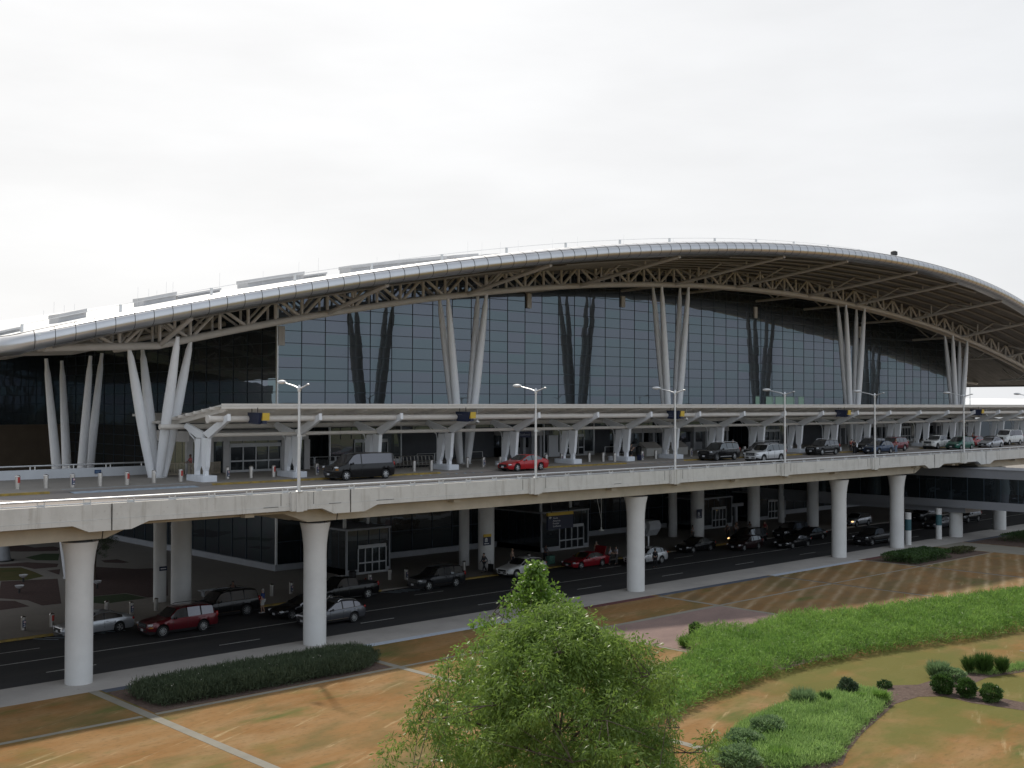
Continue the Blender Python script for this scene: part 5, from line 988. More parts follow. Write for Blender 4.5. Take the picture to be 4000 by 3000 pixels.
V('cross', 'suv', 'grey crossover with chrome trim right behind the second column', 'car', 46.35, 67.5, z0, GRY, style='b', chrome=True, group=g)
V('pickup', 'pickup_truck', 'black pickup truck at the lower kerb behind the grey crossover', 'pickup', 52.6, 75.0, z0, BLK, style='a', group=g)
V('suv', 'suv', 'charcoal SUV with bright wheels at the lower kerb', 'car', 61.75, 74.75, z0, DGR, style='a', chrome=True, group=g)
V('cross', 'suv', 'pearl white crossover at the lower kerb', 'car', 71.6, 74.85, z0, WHT, style='b', group=g)
s_ = V('sedan', 'saloon_car', 'red saloon with its boot open at the lower kerb', 'car', 79.75, 74.75, z0, ('deep_red', (0.24, 0.010, 0.018), 0.2), style='a', group=g)
b = MB(); b.box((-2.05, 0, 1.42), (0.06, 1.3, 0.8), ry=-0.35); b.build('boot_lid', PAINT['deep_red'], s_)
V('cross', 'suv', 'silver crossover partly behind the third column', 'car', 85.35, 72.2, z0, CHP, style='b', group=g)
V('sedan', 'saloon_car', 'black saloon at the lower kerb right of the silver crossover', 'car', 96.6, 75.0, z0, BLK, style='a', group=g)
V('hatch', 'hatchback', 'very dark hatchback in the middle lane with a red tail light', 'car', 101.5, 72.35, z0, ('black_cherry', (0.02, 0.008, 0.009), 0.2), style='a', group=g)
V('minivan', 'minivan', 'black minivan at the lower kerb behind the dark hatchback', 'minivan', 106.0, 75.2, z0, BLK, style='c', lit=1, group=g)
V('coupe', 'sports_car', 'black coupe in the outer lane left of the fourth column', 'car', 107.0, 70.1, z0, BLK, style='a', group=g)
V('suv', 'suv', 'black SUV with a pale reflection at the lower kerb behind the coupe', 'car', 114.4, 75.2, z0, BLK, style='b', group=g)
V('sedan', 'saloon_car', 'black saloon behind the coupe in the middle lane', 'car', 114.0, 72.6, z0, BLK, style='a', group=g)
V('cross', 'suv', 'silver crossover with a lit headlight between the fourth and fifth columns', 'car', 131.6, 77.0, z0, SIL, style='a', lit=1, group=g)
V('pickup', 'pickup_truck', 'black pickup truck close to the kerb left of the fifth column', 'pickup', 115.9, 65.8, z0, BLK, style='a', chrome=True, group=g)
V('pickup', 'pickup_truck', 'dark pickup truck seen below the footbridge', 'pickup', 144.5, 74.5, z0, DGR, style='a', group=g)
V('sedan', 'saloon_car', 'silver grey saloon below the footbridge beside its pier', 'car', 137.0, 69.0, z0, GRY, style='a', group=g)
V('suv', 'suv', 'black SUV below the footbridge right of its pier', 'car', 146.8, 70.0, z0, BLK, style='a', group=g)
V('suv', 'suv', 'charcoal SUV far right below the footbridge', 'car', 172, 71.5, z0, DGR, style='a', group=g)
# ------------------------------------------------------------------ people
POSE = {'stand': {}, 'walk': {}, 'phone': {}, 'push': {}, 'bend': {}}
def skeleton(pose):
    st = 0.30 if pose == 'walk' else 0.16 if pose == 'push' else 0.04
    lean = 0.55 if pose == 'bend' else 0.06 if pose in ('push', 'walk') else 0.0
    def tp(x, y, z):     # lean the trunk forward about the hips
        dz_ = z-0.95; return (x+math.sin(lean)*dz_+math.cos(lean)*0*0, y, 0.95+dz_*math.cos(lean)) if z > 0.95 else (x, y, z)
    J = {}
    J['pel'] = (0, 0, 0.95); J['sp'] = tp(0, 0, 1.12); J['ch'] = tp(0.01, 0, 1.32); J['nk'] = tp(0.0, 0, 1.47); J['hd0'] = tp(0.015, 0, 1.54); J['hd1'] = tp(0.03, 0, 1.61); J['hd2'] = tp(0.02, 0, 1.68); J['ns'] = tp(0.125, 0, 1.60)
    for s, n in ((1, 'L'), (-1, 'R')):
        J['sh'+n] = tp(0, s*0.175, 1.40)
        if pose == 'phone' : e, w = (0.06, s*0.23, 1.14), (0.27, s*0.09, 1.27)
        elif pose == 'push': e, w = (0.12, s*0.24, 1.16), (0.38, s*0.21, 1.08)
        elif pose == 'bend': e, w = (0.42, s*0.22, 1.02), (0.55, s*0.16, 0.80)
        elif pose == 'walk': e, w = (-0.06-0.10*s, s*0.23, 1.13), (0.06-0.2*s, s*0.24, 0.90)
        else: e, w = (-0.02, s*0.225, 1.13), (0.05, s*0.235, 0.88)
        J['el'+n] = e if pose == 'bend' else tp(*e); J['wr'+n] = w if pose == 'bend' else tp(*w)
        J['hp'+n] = (0, s*0.095, 0.90); J['kn'+n] = (0.03+s*st*0.5, s*0.105, 0.50); J['an'+n] = (s*st-(0.04 if s*st < 0 else 0), s*0.11, 0.09); J['to'+n] = (s*st+0.16, s*0.12, 0.035)
        wv = Vector(J['wr'+n]); d = (wv-Vector(J['el'+n])).normalized(); side = Vector((0, -s, 0)); pal = wv+d*0.075; J['pa'+n] = tuple(pal)
        fw = d.cross(side).normalized()
        for i in range(4):
            base = pal+fw*(0.030-0.02*i); ln = (0.075, 0.085, 0.08, 0.062)[i]
            J[f'f{i}{n}'] = tuple(base+d*0.03); J[f'g{i}{n}'] = tuple(base+d*0.03+(d*0.85+side*0.5).normalized()*ln)
        J['th'+n] = tuple(wv+d*0.03+fw*0.045+side*0.01); J['tt'+n] = tuple(wv+d*0.075+fw*0.055+side*0.025)
    return J
def skin_mesh(J, bones, rad, root, sub=1):
    names = []; 
    for a, b_ in bones:
        for q in (a, b_):
            if q not in names: names.append(q)
    names.remove(root); names.insert(0, root); ix = {n_: i for i, n_ in enumerate(names)}
    me = bpy.data.meshes.new('skin'); me.from_pydata([J[n_] for n_ in names], [(ix[a], ix[b_]) for a, b_ in bones], [])
    o = bpy.data.objects.new('skin', me); COL.objects.link(o); md = o.modifiers.new('skin', 'SKIN'); md.use_smooth_shade = True
    if sub: sm = o.modifiers.new('sub', 'SUBSURF'); sm.levels = sub; sm.render_levels = sub
    sv = me.skin_vertices[0].data
    for n_, i in ix.items():
        r = rad(n_); sv[i].radius = r if isinstance(r, tuple) else (r, r); sv[i].use_root = (i == 0)
    dg = bpy.context.evaluated_depsgraph_get(); m2 = bpy.data.meshes.new_from_object(o.evaluated_get(dg)); bpy.data.objects.remove(o); m2.materials.clear(); m2.materials.append(None)
    return m2
BR = {'pel': (.13, .10), 'sp': (.125, .095), 'ch': (.14, .10), 'nk': .055, 'hd0': .07, 'hd1': .088, 'hd2': .075, 'ns': .014, 'sh': .062, 'el': .042, 'wr': .028, 'pa': (.036, .016), 'hp': .095, 'kn': .06, 'an': .042, 'to': .035, 'f': .0095, 'g': .008, 't': .011}
def brad(n_, k=1.0, add=0):
    b_ = BR.get(n_) or BR.get(n_[:2]) or BR.get(n_[0]); return tuple(q*k+add for q in b_) if isinstance(b_, tuple) else b_*k+add
pcache = {}
def person_meshes(pose, shorts, sleeves):
    key = (pose, shorts, sleeves)
    if key in pcache: return pcache[key]
    J = skeleton(pose); B = [('pel', 'sp'), ('sp', 'ch'), ('ch', 'nk'), ('nk', 'hd0'), ('hd0', 'hd1'), ('hd1', 'hd2'), ('hd1', 'ns')]
    for n_ in 'LR':
        B += [('ch', 'sh'+n_), ('sh'+n_, 'el'+n_), ('el'+n_, 'wr'+n_), ('wr'+n_, 'pa'+n_), ('wr'+n_, 'th'+n_), ('th'+n_, 'tt'+n_), ('pel', 'hp'+n_), ('hp'+n_, 'kn'+n_), ('kn'+n_, 'an'+n_), ('an'+n_, 'to'+n_)]
        for i in range(4): B += [('pa'+n_, f'f{i}{n_}'), (f'f{i}{n_}', f'g{i}{n_}')]
    body = skin_mesh(J, B, brad, 'pel')
    SB = [('pel', 'sp'), ('sp', 'ch')]
    JJ = dict(J)
    for n_ in 'LR':
        if not sleeves: JJ['el'+n_] = tuple(Vector(J['sh'+n_]).lerp(Vector(J['el'+n_]), 0.75))
        SB += [('ch', 'sh'+n_), ('sh'+n_, 'el'+n_)]
        if sleeves: SB += [('el'+n_, 'wr'+n_)]
    shirt = skin_mesh(JJ, SB, lambda q: brad(q, 1.06, 0.014), 'pel')
    TB_ = []; JT = dict(J)
    for n_ in 'LR':
        if shorts: JT['kn'+n_] = tuple(Vector(J['hp'+n_]).lerp(Vector(J['kn'+n_]), 0.95))
        TB_ += [('pel', 'hp'+n_), ('hp'+n_, 'kn'+n_)]
        if not shorts: TB_ += [('kn'+n_, 'an'+n_)]
    tr = skin_mesh(JT, TB_, lambda q: brad(q, 1.05, 0.016), 'pel')
    hb = MB(); h = Vector(J['hd2']); hb.ell((h.x-0.025, 0, h.z-0.005), (0.095, 0.09, 0.085)); hb.ell((h.x-0.055, 0, h.z-0.07), (0.06, 0.082, 0.10)); ho = hb.build('hair', black, smooth=60)
    sb = MB()
    for n_ in 'LR': a = J['an'+n_]; sb.ell((a[0]+0.07, a[1], 0.045), (0.15, 0.05, 0.045))
    so = sb.build('shoes', black, smooth=60)
    pcache[key] = (body, shirt, tr, ho.data, so.data, J); bpy.data.objects.remove(ho); bpy.data.objects.remove(so); return pcache[key]
def cloth(c): return mat('cloth_%d_%d_%d' % tuple(int(q*255) for q in c), c, 0.85)
SKIN1 = mat('skin_light', (0.42, 0.26, 0.19), 0.6); SKIN2 = mat('skin_brown', (0.17, 0.09, 0.06), 0.6); SHOE_W = cloth((0.5, 0.5, 0.5)); SHOE_B = cloth((0.02, 0.02, 0.022))
HAIR = {'dark': mat('hair_dark', (0.014, 0.011, 0.010), 0.6), 'brown': mat('hair_brown', (0.06, 0.032, 0.018), 0.6), 'grey': mat('hair_grey', (0.28, 0.27, 0.26), 0.6), 'blond': mat('hair_blond', (0.28, 0.19, 0.09), 0.6)}
def person(label, x, y, z, face, pose='stand', shirt=(0.1, 0.1, 0.1), trousers=(0.02, 0.02, 0.03), hair='dark', skin=SKIN1, shorts=False, sleeves=False, shoes=SHOE_B, h=1.72, group=None):
    bd, sh, tr, hr, so, J = person_meshes(pose, shorts, sleeves); r = empty('person', (x, y, z), face, label, 'person', group); r.scale = (h/1.75,)*3
    for n_, me, m in (('body', bd, skin), ('shirt', sh, cloth(shirt)), ('shorts' if shorts else 'trousers', tr, cloth(trousers)), ('hair', hr, HAIR[hair]), ('shoes', so, shoes)):
        o = bpy.data.objects.new(n_, me); COL.objects.link(o); o.parent = r
        o.material_slots[0].link = 'OBJECT'; o.material_slots[0].material = m
    return r
def suitcase(label, x, y, z, c, rz=0, w=0.42, h=0.62):
    r = empty('suitcase', (x, y, z), rz, label, 'suitcase'); b = MB(); b.box((0, 0, 0.06+h/2), (0.26, w, h)); b.build('case', cloth(c), r)
    b = MB(); b.tube([(-0.1, -0.12, h), (-0.12, -0.12, 1.0), (-0.12, 0.12, 1.0), (-0.1, 0.12, h)], 0.012, 5); b.build('handle', dark_metal, r)
    for sx in (-0.09, 0.09):
        b = MB(); b.lathe([(0.035, -w*0.4), (0.035, w*0.4)], (sx, 0, 0.036), 8, axis='y'); b.build('wheel', black, r)
    return r
zp = UZ
person('person in a pink top reaching out over the slatted barrier', 44.6, 84.3, zp(84.3), PI, 'push', (0.52, 0.13, 0.14), (0.02, 0.02, 0.035), 'brown', SKIN2, h=1.66)
suitcase('dark bag stack standing behind the person in pink', 45.5, 84.3, zp(84.3), (0.015, 0.015, 0.022), 0, 0.6, 0.72)
person('person in black looking down at a phone beside a suitcase on the upper kerb', 90.2, 78.2, zp(78.2), -0.4, 'phone', (0.02, 0.02, 0.022), (0.03, 0.03, 0.035), 'dark', SKIN1, shorts=True, h=1.75)
suitcase('small dark blue suitcase standing beside the person with a phone', 90.9, 77.7, zp(77.7), (0.012, 0.016, 0.05), 0.3, 0.4, 0.5)
person('person in dark clothes standing left of a canopy column behind the kerb', 91.9, 81.9, zp(81.9), -1.2, 'stand', (0.025, 0.025, 0.028), (0.02, 0.02, 0.022), 'dark', SKIN1)
person('person in black carrying white papers on the upper roadway', 125.3, 73.6, zd(73.6), 0.2, 'walk', (0.02, 0.02, 0.022), (0.025, 0.025, 0.03), 'dark', SKIN2, shoes=SHOE_W, h=1.74)
r = empty('paper_folder', (125.35, 73.25, zd(73)+0.95), 0.2, 'white papers held by the person in black on the upper roadway', 'papers'); b = MB(); b.box((0.1, 0, 0.1), (0.36, 0.03, 0.42), ry=0.2); b.build('sheets', sign_white, r); b = MB(); b.box((0.1, 0.022, 0.1), (0.38, 0.01, 0.44), ry=0.2); b.build('cover', black, r)
person('person in a red shirt beside dark luggage behind the dark blue SUV', 128.0, 75.6, zp(76)-0.1, 0.3, 'bend', (0.30, 0.025, 0.03), (0.02, 0.02, 0.025), 'dark', SKIN1)
suitcase('black suitcase at the feet of the person in the red shirt', 127.2, 74.6, zd(74.6), (0.012, 0.012, 0.014), 0.5, 0.5, 0.6)
person('person in light blue jeans at the rear of the dark blue SUV', 131.6, 71.6, zd(71.6), PI*0.5, 'stand', (0.30, 0.09, 0.09), (0.20, 0.26, 0.36), 'blond', SKIN1)
person('person in a grey shirt behind the roof of the silver SUV', 107.0, 77.9, zp(77.9), -1.8, 'push', (0.20, 0.20, 0.23), (0.05, 0.05, 0.07), 'grey', SKIN1, h=1.8)
person('person in black with big dark hair just left of the white passenger van', 162.6, 77.6, zp(77.6), 0.3, 'stand', (0.02, 0.02, 0.022), (0.02, 0.02, 0.022), 'dark', SKIN2)
person('person in a white top and black trousers beside the black saloon on the upper deck', 164.2, 77.3, zp(77.3), 2.6, 'stand', (0.42, 0.42, 0.40), (0.015, 0.015, 0.018), 'dark', SKIN1)
# lower level
zl = 0.055
person('person in a blue shirt and white shorts standing in the lower road', 44.95, 74.1, RZ, 2.2, 'stand', (0.02, 0.045, 0.16), (0.55, 0.55, 0.53), 'grey', SKIN1, shorts=True, shoes=SHOE_W, h=1.78)
person('person in dark clothes with a strap standing behind the black SUV at the lower kerb', 45.0, 78.4, zl, -2.4, 'stand', (0.02, 0.02, 0.024), (0.03, 0.03, 0.03), 'dark', SKIN2)
person('person with a dark jacket pulling a black suitcase past the near lower column', 69.9, 77.9, zl, PI, 'walk', (0.05, 0.05, 0.06), (0.02, 0.02, 0.024), 'dark', SKIN1, sleeves=True)
suitcase('black rolling suitcase behind the walking person at the near lower column', 70.55, 77.75, zl, (0.01, 0.01, 0.012), 0, 0.45, 0.62)
person('person in a pale shirt behind the pearl white crossover', 74.0, 78.6, zl, -1.4, 'stand', (0.22, 0.19, 0.15), (0.03, 0.03, 0.04), 'blond', SKIN1)
person('person in dark clothes behind the green patterned bag', 78.2, 78.5, zl, -1.6, 'push', (0.03, 0.03, 0.035), (0.02, 0.02, 0.024), 'dark', SKIN2)
r = empty('luggage_bag', (78.0, 77.6, zl), 0.2, 'green patterned bag standing on the lower kerb', 'bag'); b = MB(); b.box((0, 0, 0.4), (0.95, 0.4, 0.78), taper=0.92); b.build('case', mat('green_fabric', (0.07, 0.17, 0.13), 0.8, nz=(5, 0.6)), r); b = MB(); b.tube([(-0.2, 0, 0.79), (-0.15, 0, 0.9), (0.15, 0, 0.9), (0.2, 0, 0.79)], 0.02, 6); b.build('handle', black, r)
person('person in a white shirt hugging by the open boot, left one', 82.55, 74.3, RZ, -0.3, 'push', (0.50, 0.52, 0.58), (0.03, 0.03, 0.04), 'brown', SKIN1)
person('person in a long white shirt by the open boot, right one', 83.15, 73.9, RZ, PI-0.3, 'push', (0.50, 0.52, 0.58), (0.08, 0.08, 0.085), 'dark', SKIN1, h=1.76)
person('person in brown standing behind the pair in white shirts', 83.9, 77.2, zl, -1.8, 'stand', (0.16, 0.10, 0.07), (0.05, 0.05, 0.05), 'grey', SKIN1)
person('person in a black uniform standing beside the silver crossover in the road', 84.0, 69.9, RZ, 1.2, 'stand', (0.010, 0.010, 0.012), (0.010, 0.010, 0.012), 'dark', SKIN1, sleeves=True, h=1.82)
for i, (x, y, a, p_, c, t, hr, l) in enumerate(((106.4, 78.2, 2.4, 'stand', (0.05, 0.05, 0.06), (0.03, 0.03, 0.03), 'dark', 'person in dark grey at the left of the group by the lower doors'), (107.4, 78.9, 0.3, 'walk', (0.10, 0.09, 0.085), (0.02, 0.02, 0.02), 'grey', 'person with grey hair in the group by the lower doors'), (108.5, 78.6, -2.0, 'stand', (0.28, 0.29, 0.30), (0.03, 0.03, 0.04), 'brown', 'person in a pale shirt in the middle of the group by the lower doors'), (109.5, 79.1, 3.0, 'push', (0.03, 0.03, 0.035), (0.02, 0.02, 0.02), 'dark', 'person in black bending a little in the group by the lower doors'), (110.9, 78.4, 0.2, 'walk', (0.12, 0.115, 0.11), (0.04, 0.04, 0.045), 'dark', 'person in grey walking at the right of the group by the lower doors'), (112.6, 77.5, 2.9, 'walk', (0.16, 0.014, 0.018), (0.02, 0.02, 0.02), 'dark', 'person in a long dark red top in front of the wide lower column'), (102.9, 80.3, -1.5, 'stand', (0.25, 0.25, 0.25), (0.03, 0.03, 0.03), 'dark', 'person in a white top left of the column with the black sign'))):
    person(l, x, y, zl, a, p_, c, t, hr, SKIN1 if i % 2 else SKIN2)
# ------------------------------------------------------------------ plants
rng = np.random.default_rng(7)
bark = mat('bark', (0.085, 0.065, 0.05), 0.9, nz=(9, 0.4), bump=0.4)
def unit(v): return v/np.maximum(np.linalg.norm(v, axis=1, keepdims=True), 1e-6)
def leaves(P0, D, ln, wd, fold=0.15):
    """rhombic leaves: base P0, direction D (n,3), length and width arrays"""
    n = len(P0); up = rng.normal(size=(n, 3)); side = unit(np.cross(D, up)); nn = np.cross(side, D)
    ln = ln[:, None]; wd = wd[:, None]
    V = np.empty((n, 4, 3)); V[:, 0] = P0; V[:, 1] = P0+D*ln*0.5+side*wd*0.5+nn*ln*fold*0.3; V[:, 2] = P0+D*ln; V[:, 3] = P0+D*ln*0.5-side*wd*0.5+nn*ln*fold*0.3
    return V.reshape(-1, 3)
def inpoly(x, y, poly):
    c = np.zeros(len(x), bool); n = len(poly)
    for i in range(n):
        x1, y1 = poly[i]; x2, y2 = poly[(i+1) % n]
        with np.errstate(divide='ignore', invalid='ignore'): t = ((y1 > y) != (y2 > y)) & (x < (x2-x1)*(y-y1)/(y2-y1+1e-12)+x1)
        c ^= t
    return c
def edge_dist(x, y, poly):
    d = np.full(len(x), 1e9); n = len(poly)
    for i in range(n):
        a = np.array(poly[i]); b_ = np.array(poly[(i+1) % n]); ab = b_-a; t = np.clip(((x-a[0])*ab[0]+(y-a[1])*ab[1])/(ab@ab), 0, 1)
        d = np.minimum(d, np.hypot(x-a[0]-t*ab[0], y-a[1]-t*ab[1]))
    return d
def lump(x, y, f, seed):
    k = [(math.sin(seed*3.1+i)*f*(1+0.5*i), math.cos(seed*1.7+i*2.3)*f*(1+0.45*i), seed*7+i*1.9) for i in range(5)]
    return sum(np.sin(x*a*2+y*b_*2+c) for a, b_, c in k)/5
def grass_bed(name, poly, n, h, m, label, cat, seed, blade=(0.45, 0.05), lumpf=0.9, lumpa=0.35, lean=0.55, edge=0.8, tuft=5):
    xs_ = [p[0] for p in poly]; ys_ = [p[1] for p in poly]
    x = rng.uniform(min(xs_), max(xs_), n*3); y = rng.uniform(min(ys_), max(ys_), n*3); k = inpoly(x, y, poly); x, y = x[k][:n], y[k][:n]
    ed = edge_dist(x, y, poly); hh = h*(1+lumpa*lump(x, y, lumpf, seed)+0.22*lump(x, y, lumpf*3.3, seed+5))*np.clip(0.55+ed/edge*0.45, 0, 1)
    X = np.repeat(x, tuft); Y = np.repeat(y, tuft); Hh = np.repeat(hh, tuft); nn = len(X)
    u = rng.uniform(0, 1, nn)**0.55; z = Hh*u*0.86
    ang = rng.uniform(0, 2*PI, nn); ld = lean*rng.uniform(0.3, 1.5, nn); D = unit(np.stack([np.cos(ang)*ld, np.sin(ang)*ld, np.full(nn, 1.0)-0.9*(rng.uniform(0, 1, nn) < 0.35)], 1))
    X = X+rng.normal(0, 0.13, nn); Y = Y+rng.normal(0, 0.13, nn)
    V = leaves(np.stack([X, Y, np.maximum(z-0.05, 0)], 1), D, blade[0]*rng.uniform(0.6, 1.3, nn), blade[1]*rng.uniform(0.7, 1.3, nn))
    o = quads(name, V, 4, m); tag(o, label, cat, kind='stuff'); return o
gA = leaf_mat('tall_grass_green', (0.095, 0.205, 0.032), (0.26, 0.42, 0.095), 0.5, 0.5); gB = leaf_mat('perennial_green', (0.050, 0.075, 0.038), (0.12, 0.155, 0.085), 0.6, 0.4); gC = leaf_mat('hedge_green', (0.018, 0.050, 0.012), (0.055, 0.11, 0.025), 0.5, 0.3); gD = leaf_mat('bed_green', (0.15, 0.27, 0.065), (0.34, 0.50, 0.16), 0.5, 0.5); gE = leaf_mat('blue_grass_green', (0.10, 0.18, 0.07), (0.23, 0.33, 0.16), 0.5, 0.5)
HEDGE = [(40.0, 34.4), (45.8, 36.0), (51.6, 36.95), (56.9, 37.4), (60.5, 37.1), (64.0, 36.6), (68.4, 35.5), (73.6, 34.2), (78.0, 33.4), (90, 31.0), (112, 27.5), (112, 33.5), (98, 38.2), (90.0, 39.8), (82.0, 41.4), (77, 42.4), (72, 43.4), (68.8, 45.3), (64.5, 45.0), (62.3, 44.6), (61.0, 47.0), (60.0, 47.2), (59.4, 45.2), (57.5, 46.0), (55.9, 43.2), (50.5, 41.0), (46, 41.0), (41.5, 39.5)]
grass_bed('tall_ornamental_grass', HEDGE, 17000, 1.25, gA, 'broad bed of tall bright green ornamental grass across the lawn', 'grass', 3, blade=(0.30, 0.040), lumpf=1.0, lumpa=0.34, edge=0.8, tuft=11, lean=0.8)
BEDR = [(39.9, 30.4), (45.3, 32.5), (49.6, 33.1), (51.9, 32.9), (54.6, 32.6), (55.6, 31.4), (55.1, 30.4), (52.8, 29.6), (48.7, 28.5), (45.5, 27.4), (43.8, 26.6), (41.2, 27.4)]
grass_bed('low_planting', BEDR, 6500, 0.55, gD, 'low pale green planting filling the curved bed at the lower right', 'ground cover', 9, blade=(0.26, 0.028), lumpf=1.6, lumpa=0.35, edge=0.6, tuft=9)
grass_bed('low_planting', [(63.6, 30.4), (64.8, 30.1), (67.1, 29.4), (71.8, 28.0), (71.2, 27.4), (66.8, 28.5), (64.4, 29.3)], 900, 0.35, gD, 'thin strip of low green planting at the right end of the curved bed', 'ground cover', 12, blade=(0.18, 0.03), tuft=6)
BEDL = [(26.9, 57.4), (27.2, 54.3), (32, 54.0), (39.2, 53.9), (41.2, 55.2), (41.0, 57.3), (38.5, 57.6), (30, 57.7)]
grass_bed('perennial_planting', BEDL, 9000, 1.0, gB, 'dark green leafy perennial bed in the shade beside the near pavement', 'flower bed', 5, blade=(0.24, 0.032), lumpf=2.2, lumpa=0.16, lean=0.28, edge=0.3, tuft=11)
k = 110; fx_ = rng.uniform(27.5, 40.5, k); fy_ = rng.uniform(54.3, 57.2, k); fz_ = rng.uniform(0.75, 1.12, k)
V = leaves(np.stack([fx_, fy_, fz_], 1), unit(rng.normal(size=(k, 3))), np.full(k, 0.06), np.full(k, 0.045)); tag(quads('white_flowers', V, 4, mat('flower_cream', (0.42, 0.40, 0.34), 0.7)), 'small white flowers scattered over the dark perennial bed', 'flowers', kind='stuff')
def hedge(name, poly, h, n, label, m=gC):
    xs_ = [p[0] for p in poly]; ys_ = [p[1] for p in poly]; x = rng.uniform(min(xs_), max(xs_), n*3); y = rng.uniform(min(ys_), max(ys_), n*3); kk = inpoly(x, y, poly); x, y = x[kk][:n], y[kk][:n]
    nn = len(x); ed = edge_dist(x, y, poly); top = rng.uniform(0, 1, nn) < 0.6; z = np.where(top, h*(0.88+0.08*lump(x, y, 1.4, 4)+rng.uniform(0, 0.12, nn)), rng.uniform(0.02, h, nn)); z = z*np.clip(0.7+ed*0.8, 0, 1)
    V = leaves(np.stack([x, y, z], 1), unit(rng.normal(size=(nn, 3))+np.array([0, 0, 0.6])), rng.uniform(0.10, 0.2, nn), rng.uniform(0.05, 0.09, nn)); r = empty(name, (sum(xs_)/len(xs_), sum(ys_)/len(ys_), 0), 0, label, 'hedge')
    rel(quads('foliage', V, 4, m), r); b = MB()
    for i in range(60): j = rng.integers(0, nn); b.tube([(x[j], y[j], 0), (x[j]+0.05, y[j], h*0.7)], 0.015, 4)
    rel(b.build('stem', bark), r); return r
hedge('clipped_hedge', [(103.0, 57.8), (103.2, 54.2), (110.6, 54.2), (111.0, 57.6)], 0.85, 16000, 'low clipped green hedge block on the mulch right of the fourth column')
hedge('clipped_hedge', [(128, 57.5), (128, 54.4), (142, 54.4), (142, 57.5)], 0.8, 9000, 'low green hedge at the right frame edge beyond the walkway')
hedge('low_shrub_row', [(113.5, 56.5), (113.5, 54.8), (117, 54.8), (117, 56.5)], 0.5, 2500, 'small dull green shrubs between the clipped hedge and the walkway', leaf_mat('dull_green', (0.05, 0.06, 0.02), (0.09, 0.10, 0.035)))
def shrub(label, x, y, rx, h, m, n=1500, lf=(0.14, 0.07), grassy=False, group=None):
    rx *= 0.82; h *= 0.85
    r = empty('ornamental_grass_clump' if grassy else 'shrub', (x, y, 0), 0, label, 'grass clump' if grassy else 'shrub', group)
    if grassy:
        a = rng.uniform(0, 2*PI, n); q = rng.uniform(0, 1, n)**0.5*rx*0.55; P0 = np.stack([q*np.cos(a), q*np.sin(a), rng.uniform(0, h*0.45, n)], 1); sp = rng.uniform(0.15, 1.0, n)*(q/rx+0.55); D = unit(np.stack([np.cos(a)*sp, np.sin(a)*sp, np.ones(n)], 1)); V = leaves(P0, D, h*rng.uniform(0.3, 0.6, n), np.full(n, 0.03))
    else:
        d = unit(rng.normal(size=(n, 3))); rr = rng.uniform(0.5, 1, n)**0.4; lum = 1+0.22*np.sin(d[:, 0]*5+x)*np.cos(d[:, 2]*6+y); P0 = d*rr[:, None]*lum[:, None]*np.array([rx, rx, h*0.5])+np.array([0, 0, h*0.52]); P0[:, 2] = np.maximum(P0[:, 2], 0.03); V = leaves(P0, unit(d+rng.normal(size=(n, 3))*0.7+np.array([0, 0, 0.4])), rng.uniform(*sorted((lf[0]*0.7, lf[0]*1.3)), n), np.full(n, lf[1]))
    quads('foliage', V, 4, m, r); b = MB()
    for i in range(5): a = i*1.25; b.tube([(0.03*math.cos(a), 0.03*math.sin(a), -0.02), (rx*0.35*math.cos(a), rx*0.35*math.sin(a), h*0.55)], 0.016, 5)
    b.build('stem', bark, r); return r
sg = leaf_mat('shrub_green', (0.030, 0.075, 0.016), (0.085, 0.16, 0.035), 0.45, 0.3)
shrub('round dark green shrub, left of the three on the mulch strip', 58.4, 29.2, 0.62, 1.15, sg, 2600); shrub('round dark green shrub, middle of the three on the mulch strip', 58.5, 27.95, 0.52, 1.10, sg, 2200); shrub('lighter spreading shrub, right of the three on the mulch strip', 58.6, 26.7, 0.58, 0.95, leaf_mat('shrub_light', (0.045, 0.095, 0.022), (0.11, 0.19, 0.05)), 1900)
shrub('loose grassy clump left behind the round shrubs', 61.5, 31.0, 0.9, 1.25, gE, 2200, grassy=True); shrub('low leafy clump right beside the loose grass clump', 61.6, 30.1, 0.65, 0.7, gE, 1500)
shrub('narrow upright grass clump, left of the pair at the mulch end', 63.9, 30.4, 0.32, 1.3, sg, 900, grassy=True); shrub('tall upright grass clump, right of the pair at the mulch end', 64.5, 29.8, 0.55, 1.55, sg, 2000, grassy=True); shrub('upright grass clump standing alone right of the mulch', 65.2, 29.1, 0.36, 1.3, sg, 1000, grassy=True)
shrub('dark round clump on top of the curved planting bed', 53.6, 31.9, 0.55, 1.2, leaf_mat('dusty_green', (0.045, 0.08, 0.04), (0.09, 0.13, 0.07)), 2000); shrub('low bright green tuft below the dark round clump', 53.2, 31.0, 0.45, 0.6, gA, 1000)
shrub('tall pale green clump at the upper edge of the curved bed', 50.4, 32.5, 0.85, 1.35, gE, 2800, grassy=True); shrub('dark grass tuft beside the tall pale clump', 51.5, 31.9, 0.35, 1.0, gC, 800, grassy=True)
shrub('upright grass clump at the right end of the curved bed', 54.0, 30.3, 0.5, 1.0, gA, 1400, grassy=True); shrub('rounded blue green clump in the lower part of the curved bed', 44.8, 30.7, 0.95, 1.05, gE, 3200); shrub('rounded green clump at the lower left of the curved bed', 42.6, 30.4, 0.9, 0.95, gE, 2600); shrub('bright green clump at the very bottom of the curved bed', 42.2, 28.3, 0.9, 0.9, gA, 2600, grassy=True); shrub('green shrub at the lower edge of the frame right of the big tree', 40.2, 29.0, 1.0, 1.0, gE, 2600)
shrub('small green shrub at the corner of the gravel bed', 60.4, 46.9, 0.45, 1.1, gC, 1300); shrub('small green tuft at the edge of the gravel bed', 57.7, 45.6, 0.55, 0.9, gA, 1300, grassy=True)
